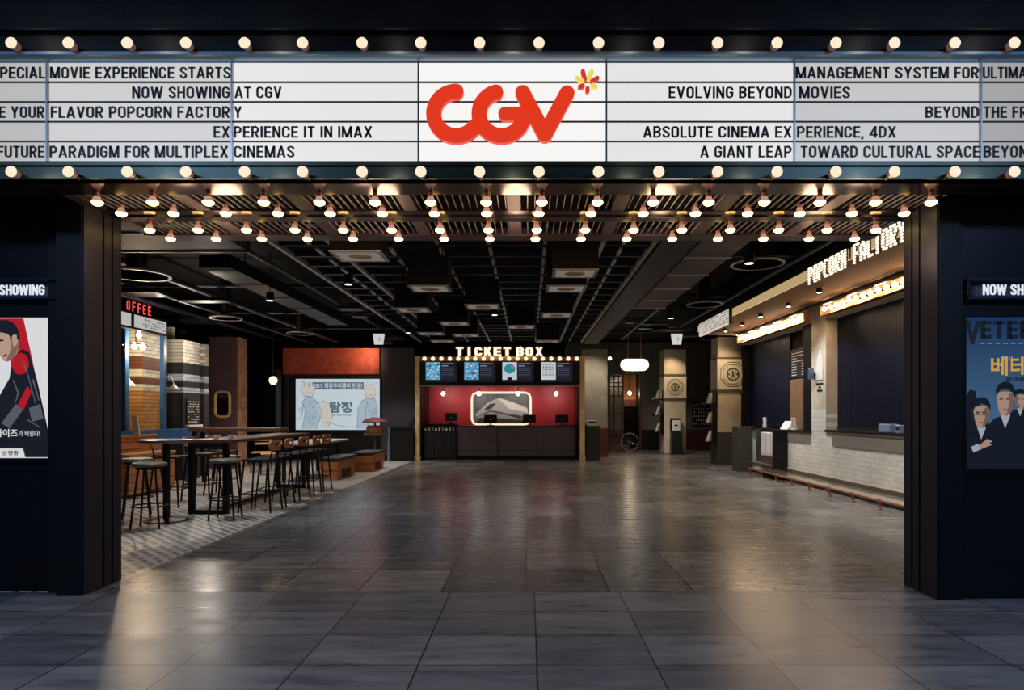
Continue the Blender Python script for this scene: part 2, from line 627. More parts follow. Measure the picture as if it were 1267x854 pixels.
# facade left and right of the opening
b = MB().use(M_navy).box(-10, -3.5, 4.91, 5.24, 0, 2.93)
b.use(M_black).box(-10, -3.5, 4.885, 4.91, 2.78, 2.93).box(-3.62, -3.5, 4.87, 4.91, 0, 2.93)
struct(b, 'wall_front_left')


def pilaster(name, xa, xb, y0, y1, side):
    """footprint with two vertical grooves on the inner face"""
    g = .022
    d = y1 - y0
    ys = [y0 + d * .5, y0 + d * .74]
    pts = [(xb, y0)]
    for q in ys:
        pts += [(xb, q - g / 2), (xb - side * .02, q - g / 2), (xb - side * .02, q + g / 2), (xb, q + g / 2)]
    pts += [(xb, y1), (xa, y1), (xa, y0)]
    m = MB().prism(pts, (0, 0, 0), EX, EY, 2.93)
    struct(m, name, M_jamb)
    struct(MB().box(xa, xb - side * .012, y0 - .014, y0 - .001, 0, 2.93), name + '_trim', M_black)


pilaster('pilaster_left', -3.5, -3.3, 4.80, 5.24, 1)
pilaster('pilaster_right', 3.11, 2.96, 4.69, 5.10, -1)
b = MB().use(M_navy).box(3.11, 9, 4.72, 5.1, 0, 2.93)
b.use(M_black).box(3.11, 9, 4.70, 4.72, 2.76, 2.93).box(3.11, 3.15, 4.69, 4.72, 0, 2.93)
struct(b, 'wall_front_right')

# ------------------------------------------------------------------ marquee
DM = 4.27
mq = thing('marquee_sign', (0, DM, 2.9), 'long white back-lit cinema marquee over the entrance with black lettering on rails', 'marquee')
zt, zb = wz(78, DM), wz(200, DM)
rowh = (zt - zb) / 5
b = MB()
b.box(-7, 7, DM + .02, DM + .09, zb - .02, zt + .02)
b.build('housing', M_black, mq)
# upper pipe and shelf of the top bulbs
prof = [(0, zt), (.0, zt + .008), (-.03, zt + .014), (-.05, zt + .03), (-.05, zt + .05), (-.03, zt + .062), (0, zt + .064), (.09, zt + .064), (.09, zt)]
MB().prism([(p[0], p[1]) for p in prof], (-7, DM, 0), EY, EZ, 14).build('top_rail', mat('blue_grey_rail', C(150, 172, 184), .35, .6), mq, smooth=True)
b = MB().box(-7, 7, DM + .0, DM + .09, zt + .066, zt + .19).box(-7, 7, DM - .05, DM + .09, zt + .19, zt + .2)
b.build('bulb_channel', M_black, mq)
prof = [(0, zb), (-.02, zb - .004), (-.02, zb - .03), (0, zb - .036), (0, zb - .085), (-.015, zb - .09), (-.015, 2.9), (.09, 2.9), (.09, zb)]
MB().prism(prof, (-7, DM, 0), EY, EZ, 14).build('bottom_rail', M_rail, mq)
edges = [-160, 60, 288, 518, 750, 982, 1212, 1442]
strength = [.48, .60, .80, .93, .78, .54, .36]  # outer panels dimmer: lens vignetting put into their glow
rows = {
    0: [('SPECIAL', None, 57, 'r'), ('MOVIE EXPERIENCE STARTS', 63, 286, 'l'), ], 1: [], 2: [], 3: [], 4: []}
LET = [  # panel, row, text, x0, x1
    (0, 0, 'SPECIAL', -9, 57), (0, 2, 'E YOUR', 0, 56), (0, 4, 'FUTURE', -2, 56),
    (1, 0, 'MOVIE EXPERIENCE STARTS', 63, 286), (1, 1, 'NOW SHOWING', 164.5, 285), (1, 2, 'FLAVOR POPCORN FACTOR', 64, 285), (1, 3, 'EX', 265, 285), (1, 4, 'PARADIGM FOR MULTIPLEX', 62.5, 283),
    (2, 1, 'AT CGV', 291, 349), (2, 2, 'Y', 290, 300), (2, 3, 'PERIENCE IT IN IMAX', 290, 461), (2, 4, 'CINEMAS', 290, 365),
    (4, 1, 'EVOLVING BEYOND', 827, 979), (4, 3, 'ABSOLUTE CINEMA EX', 795.5, 979), (4, 4, 'A GIANT LEAP', 866, 979),
    (5, 0, 'MANAGEMENT SYSTEM FOR', 984, 1210), (5, 1, 'MOVIES', 988, 1051), (5, 2, 'BEYOND', 1144, 1210), (5, 3, 'PERIENCE, 4DX', 985.5, 1108), (5, 4, 'TOWARD CULTURAL SPACE', 990, 1211),
    (6, 0, 'ULTIMATE', 1215, 1287), (6, 2, 'THE FR', 1216, 1270), (6, 4, 'BEYOND', 1216, 1281)]
M_letter = mat('black_letter_plastic', C(16, 17, 22), .5)
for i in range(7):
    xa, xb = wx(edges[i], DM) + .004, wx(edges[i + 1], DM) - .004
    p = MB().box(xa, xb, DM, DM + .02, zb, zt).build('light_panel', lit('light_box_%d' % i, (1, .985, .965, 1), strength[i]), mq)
    r = MB()
    for k in range(1, 5):
        z = zb + k * rowh
        r.box(xa, xb, DM - .012, DM, z - .004, z + .004)
    r.build('letter_rail', M_letter, p)
    for (pi, row, s, x0, x1) in LET:
        if pi == i:
            z = zt - (row + 1) * rowh + rowh * .19
            for nw, word in enumerate(s.split(' ')):
                if word:
                    MB().sign(s, (wx(x0, DM), DM - .006, z), EX, EZ, wx(x1, DM) - wx(x0, DM), .0755, .004, t=.14, word=nw).build('lettering', M_letter, p)
for i in range(1, 7):
    x = wx(edges[i], DM)
    MB().box(x - .005, x + .005, DM - .02, DM, zb - .012, zt).build('divider', M_steel, mq)

# red logo on the middle panel
LS = 4.525
lx = lambda x: wx(500 + x / LS, DM - .04)
lz = lambda y: wz(60 + y / LS, DM - .04)
logo = thing('letter_logo', (wx(618, DM), DM - .02, wz(180, DM)), 'big red rounded three-letter logo with small flower on the middle light panel', 'logo')
M_red = lit('red_logo_face', C(250, 60, 22), .78)


def stroke(pts, w):
    """rounded outline around a polyline, in logo crop pixels"""
    P = [Vector((p[0], p[1], 0)) for p in pts]
    L, R = [], []
    for i, p in enumerate(P):
        d = (P[min(i + 1, len(P) - 1)] - P[max(i - 1, 0)]).normalized()
        nrm = Vector((-d.y, d.x, 0)) * (w / 2)
        L.append(p + nrm); R.append(p - nrm)
    d1 = (P[-1] - P[-2]).normalized(); d0 = (P[0] - P[1]).normalized()

    def cap(p, d):
        a0 = math.atan2(d.y, d.x)
        return [p + Vector((math.cos(a0 + t), math.sin(a0 + t), 0)) * (w / 2) for t in [PI / 2 - PI * k / 10 for k in range(1, 10)]]
    out = L + cap(P[-1], d1) + R[::-1] + cap(P[0], d0)
    return [(lx(p.x), lz(p.y)) for p in out]


def arc(cx, cy, rx, ry, a0, a1, n=28):
    return [(cx + rx * math.cos(math.radians(a0 + (a1 - a0) * k / n)), cy - ry * math.sin(math.radians(a0 + (a1 - a0) * k / n))) for k in range(n + 1)]


def logo_part(name, outlines, m, dep=.035):
    q = MB()
    for k, o in enumerate(outlines):
        q.prism(o, (0, DM - .015 - .0007 * k, 0), EX, EZ, dep)
    q.build(name, m, logo)


logo_part('letter', [stroke(arc(292, 367, 126, 124, 90, 325), 84)], M_red)
logo_part('letter', [stroke(arc(546, 367, 126, 124, 105, 335) + [(690, 345)], 84), stroke([(565, 368), (690, 368)], 76)], M_red)
logo_part('letter', [stroke([(664, 250), (788, 484)], 84), stroke([(788, 484), (912, 252)], 84)], M_red)
M_petr = lit('flower_red', C(235, 58, 40), .78)
M_pety = lit('flower_yellow', C(250, 232, 100), .85)
for (a, bb, w, m) in (((1012, 168), (1001, 128), 24, M_petr), ((1052, 181), (1082, 164), 24, M_petr), ((1000, 208), (986, 213), 26, M_petr), ((1027, 222), (1027, 236), 24, M_petr),
                      ((996, 178), (970, 164), 24, M_pety), ((1036, 168), (1050, 130), 26, M_pety), ((1056, 205), (1072, 214), 24, M_pety)):
    logo_part('petal', [stroke([a, bb], w)], m, .025)


def front_bulb():
    t = thing('marquee_bulb', (0, 0, 0), '', 'bulb')
    MB().lathe([(.02, 0), (.02, .03), (.028, .045)], (0, 0, 0), 'Y', 14).build('socket', M_black, t, smooth=True)
    MB().lathe([(.022, .04), (.027, .06), (.034, .09), (.036, .1)], (0, 0, 0), 'Y', 18).build('bulb_neck', lit('bulb_neck_glow', (.9, .5, .36, 1), .12), t, smooth=True)
    MB().lathe([(.036, .1), (.035, .106), (.026, .112), (.004, .114)], (0, 0, 0), 'Y', 18).build('bulb_glass', L_bulb, t, smooth=True)
    return t


fb = front_bulb()
topx = [11, 82, 155, 228, 301, 373, 447, 520, 593, 667, 741, 816, 889, 963, 1036, 1109, 1184, 1258]
first = True
for rname, y, yd, grp in (('upper', 51, DM - .0, 'bulbs above the marquee panels'), ('lower', 211, DM - .0, 'bulbs below the marquee panels')):
    for i, x in enumerate(topx):
        D = DM - .12
        lab = f'round cream bulb {ORD[i]} from the left in the row {"above" if rname == "upper" else "below"} the marquee lettering'
        loc = (wx(x, D), yd, wz(y, D))
        if first:
            fb.location = loc
            fb['label'] = lab
            first = False
            o = fb
        else:
            o = dup(fb, loc, 0, lab)
        o['group'] = grp

# ------------------------------------------------------------------ bulb rows, beams and louvres of the entrance ceiling
struct(MB().box(-6.5, 6.5, 4.275, 4.58, 2.9, 2.96), 'ceiling_beam_front', M_beam, bev=.004)
b = MB().box(-3.35, 3.05, 4.95, 5.03, 2.9, 2.93).box(-3.35, 3.05, 5.03, 5.1, 2.912, 2.93).box(-3.35, 3.05, 5.1, 5.23, 2.9, 2.93)
struct(b, 'ceiling_beam_middle', M_beam, bev=.003)
struct(MB().box(-3.35, 3.05, 5.62, 5.8, 2.9, 2.97), 'ceiling_beam_rear', mat('dark_bronze_beam', C(74, 60, 66), .35, .7), bev=.004)
b = MB()
b.box(-3.5, 3.2, 4.58, 5.9, 3.08, 3.1)
struct(b, 'entrance_ceiling', M_soot)
b = MB()
for k in range(116):
    x = -3.28 + k * .0545
    b.box(x, x + .0055, 4.581, 4.949, 2.916, 2.929).box(x, x + .0055, 5.231, 5.619, 2.916, 2.929)
struct(b, 'ceiling_louvre', mat('dark_slat', C(140, 136, 142), .45, .3))
b = MB()
for k in range(-4, 4):
    x = -.11 + .79 * k
    b.box(x - .05, x + .05, 4.582, 4.949, 2.903, 3.05).box(x - .05, x + .05, 5.231, 5.619, 2.903, 3.05)
struct(b, 'ceiling_joist', mat('bronze_joist', C(78, 64, 68), .5, .3))


def hanging_bulb():
    t = thing('hanging_bulb', (0, 0, 0), '', 'bulb')
    MB().cyl((0, 0, -.001), (0, 0, -.03), .007, n=8).build('stem', M_iron, t)
    MB().lathe([(r_, h_ * .8) for r_, h_ in [(.015, .1), (.017, .098), (.018, .072), (.019, .07)][::-1]], (0, 0, -.08), 'Z', 14).build('socket', M_socket, t, smooth=True)
    MB().lathe([(r_, h_ * .8) for r_, h_ in [(.019, .07), (.024, .05), (.033, .032), (.038, .022)]], (0, 0, -.08), 'Z', 16).build('bulb_neck', lit('hanging_neck_glow', (1, .46, .3, 1), .55), t, smooth=True)
    MB().lathe([(r_, h_ * .8) for r_, h_ in [(.005, -.012), (.02, -.009), (.033, .001), (.039, .013), (.038, .022)]], (0, 0, -.08), 'Z', 16).build('bulb_glass', L_hang, t, smooth=True)
    return t


hb = hanging_bulb()
first = True
for r, (D, xa, xb, nm) in enumerate(((4.535, -3.027, 2.823, 'front'), (4.837, -3.047, 2.81, 'second'), (5.217, -3.058, 2.80, 'third'), (5.532, -3.063, 2.79, 'rear'))):
    for i in range(16):
        x = xa + (xb - xa) * i / 15
        lab = f'glowing bulb {ORD[i]} from the left in the {nm} row hanging under the entrance ceiling'
        loc = (x, D, 2.899 if r in (0, 2) else 2.914)
        if first:
            hb.location = loc
            hb['label'] = lab
            first = False
            o = hb
        else:
            o = dup(hb, loc, 0, lab)
        o['group'] = f'bulbs in the {nm} hanging row'
# light of the bulb rows
for D in (4.68, 5.37):
    for x in (-2.5, -1.2, -.1, 1.1, 2.4):
        lamp('bulb_row_light', 'POINT', (x, D, 2.66), 5.5, (1, .66, .42), .12)

# light of the two marquee bulb rows
for y in (51, 211):
    for k in range(9):
        lamp('marquee_row_light', 'POINT', (wx(46 + k * 147, DM), DM - .2, wz(y, DM) + (.05 if y < 100 else 0)), .5, (1, .86, .7), .05)

# ------------------------------------------------------------------ poster cases


def now_showing(x0, x1, yp, xt, align, label, glow):
    """a lit channel box with raised letters above a poster; xt: the letters' visible end"""
    zc0, zc1 = (wz(372, yp), wz(346, yp))
    t = thing('now_showing_sign', ((x0 + x1) / 2, yp, zc0), label, 'sign', 'now showing signs on the front wall')
    MB().box(x0, x1, yp - .06, yp, zc0, zc0 + .02).box(x0, x1, yp - .06, yp, zc1 - .02, zc1).box(x0, x1, yp - .01, yp, zc0 + .02, zc1 - .02).build('housing', mat('deep_blue_housing', C(16, 34, 62), .35, .2), t)
    for xe in (x0, x1 - .025):
        MB().box(xe, xe + .025, yp - .065, yp - .011, zc0 + .021, zc1 - .021).build('end_cap', M_navy, t, bev=.008)
    MB().sign('NOW SHOWING', (xt, yp - .045, wz(366.5, yp)), EX, EZ, .54, .076, .006, align, .14).build('lettering', lit('sign_letter_glow', (.86, .92, 1, 1), glow), t)
    lamp('sign_glow', 'AREA', (xt + (.26 if align == 'l' else -.26), yp - .05, (zc0 + zc1) / 2), .25, (.45, .65, 1), (.5, .03), (-PI / 2, 0, 0))


YL, YR = 4.87, 4.69
now_showing(wx(-75, YL), wx(75, YL), 4.91, wx(56, YL), 'r', 'lit blue channel sign with white letters above the red and white poster', .85)
now_showing(wx(1194, YR), wx(1344, YR), 4.72, wx(1214, YR), 'l', 'lit channel sign with white letters above the blue poster', .7)


def case(x0, x1, z0, z1, yw, label):
    t = thing('poster_case', ((x0 + x1) / 2, yw, z0), label, 'poster', 'poster cases on the front wall')
    q = MB()
    w = .035
    for (a, bb, c, d) in ((x0 - w, x0, z0 - w, z1 + w), (x1, x1 + w, z0 - w, z1 + w), (x0, x1, z0 - w, z0), (x0, x1, z1, z1 + w)):
        q.box(a, bb, yw - .03, yw, c, d)
    q.build('frame', M_navy, t, bev=.003)
    return t


def soft(pts, n=4):
    out = []
    k = len(pts)
    for i in range(k):
        p0, p1, p2, p3 = (pts[(i + q) % k] for q in (-1, 0, 1, 2))
        for j in range(n):
            t = j / n
            out.append(tuple(.5 * (2 * p1[c] + (p2[c] - p0[c]) * t + (2 * p0[c] - 5 * p1[c] + 4 * p2[c] - p3[c]) * t * t + (3 * p1[c] - p0[c] - 3 * p2[c] + p3[c]) * t ** 3) for c in (0, 1)))
    return out


def poly(mb, m, pts, y, k, f):
    """flat printed shape on a poster: f maps poster pixels to world x, z"""
    mb.use(m).prism([f(p) for p in pts], (0, y - .0008 * k, 0), EX, EZ, .0006)


# left: red and white poster
pc = case(-4.33, -3.556, wz(567, 4.88), wz(393, 4.88), 4.91, 'lit red and white film poster with a dark jacketed man beside the entrance')
f = lambda p: (wx(p[0], 4.888), wz(p[1], 4.888))
b = MB()
b.use(lit('poster_white', C(236, 236, 238), .8)).box(-4.33, -3.556, 4.89, 4.908, wz(567, 4.88), wz(393, 4.88))
PR = lit('poster_red', C(196, 16, 26), .75)
PK = lit('poster_black', C(20, 22, 28), .7)
PS = lit('poster_skin', C(208, 172, 150), .7)
PSd = lit('poster_skin_shade', C(150, 112, 94), .7)
PW = lit('poster_white_print', C(235, 235, 238), .8)
PG = lit('poster_grey', C(96, 102, 112), .7)
poly(b, PR, [(-50, 394), (29, 394), (66, 566), (-50, 566)], 4.889, 1, f)
poly(b, PW, [(-50, 566), (-22, 566), (10, 470), (22, 566), (30, 566), (12, 440), (0, 440)], 4.889, 2, f)
poly(b, PK, [(-14, 566), (-6, 500), (12, 468), (16, 440), (28, 432), (36, 436), (46, 470), (67, 566)], 4.889, 3, f)      # dark jacket
poly(b, PR, soft([(14, 448), (22, 437), (33, 440), (36, 452), (31, 462), (20, 462)]), 4.889, 4, f)      # red shoulder panel
poly(b, PR, [(22, 502), (34, 478), (40, 484), (29, 508)], 4.889, 4, f)
poly(b, PG, [(2, 524), (20, 500), (29, 507), (12, 530)], 4.889, 4, f)
poly(b, PG, [(36, 505), (50, 500), (54, 518), (40, 522)], 4.889, 4, f)
poly(b, PS, soft([(-10, 408), (12, 410), (22, 424), (22, 436), (14, 444), (6, 447), (0, 440), (-6, 436), (-10, 424)]), 4.889, 5, f)   # face
poly(b, PSd, soft([(14, 414), (22, 414), (24, 424), (22, 434), (16, 444), (8, 447), (14, 432)]), 4.889, 6, f)
poly(b, PS, soft([(16, 416), (21, 415), (23, 421), (20, 428), (17, 428)]), 4.889, 7, f)                  # ear
poly(b, PK, soft([(-12, 410), (-8, 400), (4, 396), (16, 399), (23, 408), (25, 420), (22, 420), (21, 414), (15, 416), (14, 422), (11, 414), (-2, 411)]), 4.889, 8, f)
poly(b, PK, [(-3, 421), (4, 420), (6, 422), (-2, 423)], 4.889, 8, f)
for q in ([(28, 446), (36, 470), (44, 500), (45, 500), (37, 469), (30, 446)], [(17, 470), (24, 486), (20, 498), (19, 498), (22, 486), (16, 471)], [(40, 470), (48, 496), (49, 495), (42, 469)], [(34, 520), (50, 530), (51, 529), (35, 519)]):
    poly(b, PG, q, 4.889, 4, f)
poly(b, PSd, [(-1, 424), (-5, 433), (0, 435), (2, 434), (-2, 432), (1, 425)], 4.889, 8, f)
poly(b, PK, [(4, 441), (8, 438), (10, 439), (5, 442)], 4.889, 8, f)
b.use(PW).text('사이즈', (wx(22.5, 4.888), 4.881, wz(541, 4.888)), EX, EZ, .17, .062, .0006, 'r', .02)
b.use(PW).text('가 바뀐다!', (wx(24, 4.888), 4.881, wz(540, 4.888)), EX, EZ, wx(50, 4.888) - wx(24, 4.888), .044, .0006, 'l')
poly(b, PW, [(-50, 555), (29, 555), (32, 566), (-50, 566)], 4.889, 9, f)
b.use(PK).text('절찬 상영중', (wx(24, 4.888), 4.879, wz(563.5, 4.888)), EX, EZ, .22, .036, .0006, 'r', .02)
b.build('poster', None, pc)
lamp('case_light', 'AREA', (-3.9, 4.80, 2.0), .6, (.6, .75, 1), (.7, .9), (-PI / 2, 0, 0))

# right: blue poster
pc = case(wx(1195, 4.70), wx(1195, 4.70) + .78, wz(580, 4.69), wz(392, 4.69), 4.72, 'dim blue film poster with men in dark suits beside the entrance')
f = lambda p: (wx(p[0], 4.698), wz(p[1], 4.698))
b = MB()
m = bpy.data.materials.new('poster_blue')
n_, l_, bs_ = nodes(m)
g_ = n_.new('ShaderNodeNewGeometry'); s_ = n_.new('ShaderNodeSeparateXYZ'); mr_ = n_.new('ShaderNodeMapRange'); r_ = n_.new('ShaderNodeValToRGB')
l_.new(g_.outputs['Position'], s_.inputs[0]); l_.new(s_.outputs['Z'], mr_.inputs[0]); l_.new(mr_.outputs[0], r_.inputs[0])
mr_.inputs['From Min'].default_value = wz(560, 4.69); mr_.inputs['From Max'].default_value = wz(392, 4.69)
r_.color_ramp.elements[0].color = C(96, 140, 180); r_.color_ramp.elements[1].color = C(14, 58, 112)
bs_.inputs['Base Color'].default_value = (.01, .01, .01, 1)
l_.new(r_.outputs[0], bs_.inputs['Emission Color']); bs_.inputs['Emission Strength'].default_value = .5
b.use(m).box(wx(1195, 4.70), wx(1195, 4.70) + .78, 4.70, 4.718, wz(580, 4.69), wz(392, 4.69))
BK = lit('poster_navy_print', C(14, 18, 28), .6)
BY = lit('poster_gold_print', C(222, 166, 56), .8)
BS = lit('poster_face', C(196, 160, 140), .6)
BSh = lit('poster_face_shade', C(140, 104, 88), .6)
BW = lit('poster_pale', C(190, 196, 204), .6)
poly(b, BK, [(1195, 397), (1201, 397), (1203, 414), (1208, 397), (1214, 397), (1205, 426), (1201, 426)], 4.699, 1, f)
b.use(BK).sign('ETERAN', (wx(1213, 4.698), 4.697, wz(419, 4.698)), EX, EZ, .60, wz(397, 4.698) - wz(419, 4.698), .0006, 'l', .2)
b.use(BW).text('- - - - - - - -', (wx(1213, 4.698), 4.697, wz(426, 4.698)), EX, EZ, .42, .012, .0006, 'l', .04)
b.use(BY).text('베테랑', (wx(1226, 4.698), 4.697, wz(465, 4.698)), EX, EZ, .42, wz(441, 4.698) - wz(465, 4.698), .0006, 'l', .02)
b.use(BW).text('2015', (wx(1240, 4.698), 4.697, wz(445, 4.698)), EX, EZ, .08, .022, .0006, 'l', .02)
b.use(BK).text('2015.08.05', (wx(1244, 4.698), 4.697, wz(471, 4.698)), EX, EZ, .2, .024, .0006, 'l', .04)


def suit(mb, cx, cy, s, facing, glasses, k):
    T = lambda pts: [(max(1195.6, cx + p[0] * s * facing), min(579.5, cy + p[1] * s)) for p in pts]
    poly(mb, BK, T([(-26, 90), (-24, 44), (-12, 32), (0, 28), (12, 31), (24, 42), (28, 90)]), 4.699, k, f)
    poly(mb, BW, T([(-5, 29), (0, 44), (6, 29), (3, 24), (-4, 24)]), 4.699, k + 1, f)
    poly(mb, BS, soft(T([(-9, 2), (9, 2), (10, 14), (6, 24), (0, 29), (-6, 26), (-9, 14)])), 4.699, k + 2, f)
    poly(mb, BSh, soft(T([(4, 4), (9, 3), (10, 14), (6, 24), (1, 29), (5, 14)])), 4.699, k + 3, f)
    poly(mb, BK, T([(-10, 8), (-11.5, -1), (-8, -8), (-2, -11), (4, -11), (9.5, -7), (12, 0), (11, 9), (9.5, 3), (5, -1), (0, -2.5), (-6, -1), (-9, 3)]), 4.699, k + 4, f)
    for q in (-5, 3):
        poly(mb, BK, T([(q - 2, 9), (q + 2, 8.6), (q + 2, 10), (q - 2, 10.2)]), 4.699, k + 4, f)
    poly(mb, BSh, T([(-3, 21), (3, 21), (2, 22.5), (-2, 22.5)]), 4.699, k + 4, f)
    if glasses:
        for q in (-5, 3):
            poly(mb, BK, T([(q - 3.4, 8), (q + 3.4, 8), (q + 3.4, 8.7), (q - 3.4, 8.7)]), 4.699, k + 5, f)
            poly(mb, BK, T([(q - 3.4, 12), (q + 3.4, 12), (q + 3.4, 12.6), (q - 3.4, 12.6)]), 4.699, k + 5, f)


poly(b, BK, [(1196, 566), (1196, 490), (1200, 482), (1207, 484), (1209, 496), (1222, 520), (1222, 566)], 4.699, 1, f)
suit(b, 1262, 488, .62, -1, False, 2)
suit(b, 1243, 484, 1.05, 1, False, 6)
suit(b, 1213, 502, .95, 1, True, 11)
poly(b, BK, [(1195, 580), (1195, 545), (1210, 535), (1240, 536), (1280, 530), (1340, 530), (1340, 580)], 4.699, 10, f)
poly(b, BS, [(1210, 551), (1220, 543), (1226, 546), (1222, 549), (1227, 550), (1219, 553), (1212, 556)], 4.699, 18, f)
poly(b, BW, [(1200, 553), (1209, 549), (1212, 556), (1203, 560)], 4.699, 17, f)
b.build('poster', None, pc)

# ------------------------------------------------------------------ lobby ceiling: grid, ducts, boxes
M_grid = mat('ceiling_grid_metal', C(46, 51, 64), .4, .6)
M_gridl = mat('ceiling_rail_metal', C(186, 184, 182), .4, .4)
b = MB()
for k in range(23):
    y = 6.3 + .55 * k
    b.box(-3.1, 1.52, y, y + .05, 3.42, 3.5)
struct(b, 'ceiling_grid', M_grid)
b = MB()
for x in (-3.1, -2.4, .9, 1.52):
    b.box(x - .025, x + .025, 6.2, 18.6, 3.40, 3.46)
struct(b, 'ceiling_grid_rail', M_gridl)
b = MB()
for x in (-2.64, -1.72, -1.1, -.48, .2, 1.15):
    k = 0
    y = 6.4
    while y < 18.2:
        b.box(x - .02, x + .02, y, y + .3, 3.39, 3.42)
        y += .55
struct(b, 'ceiling_grid_clip', M_gridl)
# dark blue bulkhead band with a rounded near end
pts = [(1.56, 18.6), (1.56, 7.0)] + [(1.56 + .42 * math.sin(a), 7.42 - .42 * math.cos(a)) for a in [PI / 2 * k / 8 for k in range(9)]] + [(1.98, 18.6)]
struct(MB().prism(pts, (0, 0, 3.36), EX, EY, .3), 'ceiling_bulkhead', mat('blue_grey_duct', C(17, 20, 29), .5, .2, var=.15, scale=3))
M_duct = mat('brown_grey_duct', C(84, 76, 78), .55, .3, var=.2, scale=3)
M_ductd = mat('blue_black_duct', C(28, 31, 42), .45, .5, var=.2, scale=3)


def duct(name, x0, x1, y0, y1, z0, z1, seg, label, m=None):
    t = thing(name, ((x0 + x1) / 2, (y0 + y1) / 2, z0), label, 'duct')
    y = y0
    while y < y1 - .05:
        MB().box(x0, x1, y + .02, min(y + seg, y1) - .02, z0 + .012, z1).build('duct_section', m or M_duct, t)
        MB().box(x0 - .015, x1 + .015, min(y + seg, y1) - .02, min(y + seg, y1) + .02, z0, z1 + .01).build('flange', M_grid if m else M_gridl, t)
        y += seg
    for yy in (y0 + .6, y1 - .6):
        for xx in (x0 + .05, x1 - .05):
            MB().cyl((xx, yy, z1), (xx, yy, 4.0), .008, n=6).build('hanger_rod', M_iron, t)


duct('air_duct', 2.02, 2.6, 7.3, 12.4, 3.36, 3.62, 1.05, 'flat brown sheet metal air duct above the popcorn counter side')
duct('air_duct', -4.7, -4.25, 9.2, 15.2, 3.42, 3.62, 1.2, 'flat blue-black sheet metal air duct above the bar tables', M_ductd)
duct('air_duct', -5.2, -3.25, 5.95, 7.5, 3.22, 3.5, .78, 'wide flat sheet metal duct just inside the left pilaster', mat('grey_duct', C(54, 54, 62), .5, .4, var=.2, scale=3))
b = MB()
for (x, z, r) in ((-3.7, 3.5, .03), (-5.6, 3.45, .05), (-6.3, 3.4, .035), (2.72, 3.55, .04), (3.75, 3.5, .03), (-7.3, 3.5, .06)):
    b.cyl((x, 5.9, z), (x, 19 if x < 3 else 16, z), r, n=8)
for y in (8.2, 11.5, 14.6, 17.2):
    b.cyl((-9.8, y, 3.62), (-3.2, y, 3.62), .03, n=8)
    b.cyl((1.6, y + 1.4, 3.7), (8.3, y + 1.4, 3.7), .03, n=8)
struct(b, 'ceiling_pipe', M_grid)
b = MB()
random.seed(3)
for k in range(26):
    x = random.uniform(-8.6, -3.6); y = random.uniform(8.8, 17.8); z = random.uniform(3.12, 3.6)
    w, d = random.uniform(.3, .8), random.uniform(.15, .5)
    if (x + w > -4.8 and x < -4.15) or any(abs(x + w / 2 - p) < .9 and abs(y - q) < .9 for p, q in ((-5.3, 8.75), (-5.9, 12.6), (-5.3, 15.0))):
        continue
    b.box(x, x + w, y, y + d, z, z + .06)
for k in range(14):
    x = random.uniform(2.0, 5.4); y = random.uniform(15.2, 18.2); z = random.uniform(3.3, 3.7)
    b.box(x, x + random.uniform(.5, 1.2), y, y + .25, z, z + .05)
struct(b, 'ceiling_tray', M_ductd)


def diffuser(x, y, z, r, label, m=M_gridl):
    t = thing('round_diffuser', (x, y, z), label, 'vent', 'round ceiling diffusers')
    MB().lathe([(r, 0), (r * 1.0, .02), (r * .86, .05), (r * .8, .05), (r * .84, .01), (r * .9, 0)], (x, y, z), 'Z', 32).build('ring', m, t, smooth=True)
    MB().lathe([(.01, .015), (r * .62, .015), (r * .7, .04), (r * .5, .06), (.01, .06)], (x, y, z), 'Z', 32).build('core', M_black, t, smooth=True)
    MB().cyl((x, y, z + .061), (x, y, 3.999), r * .3, n=20).build('neck', M_black, t)


diffuser(-5.3, 8.75, 3.22, .42, 'round ceiling diffuser over the coffee counter, pale rim')
diffuser(3.15, 8.9, 3.40, .36, 'large round diffuser in the dark ceiling before the popcorn canopy')
diffuser(3.35, 12.3, 3.42, .34, 'second round diffuser deeper along the popcorn canopy')
diffuser(-5.9, 12.6, 3.2, .3, 'round diffuser above the striped brick piers')
diffuser(-5.3, 15.0, 3.2, .3, 'round diffuser between the brick piers and the video wall')

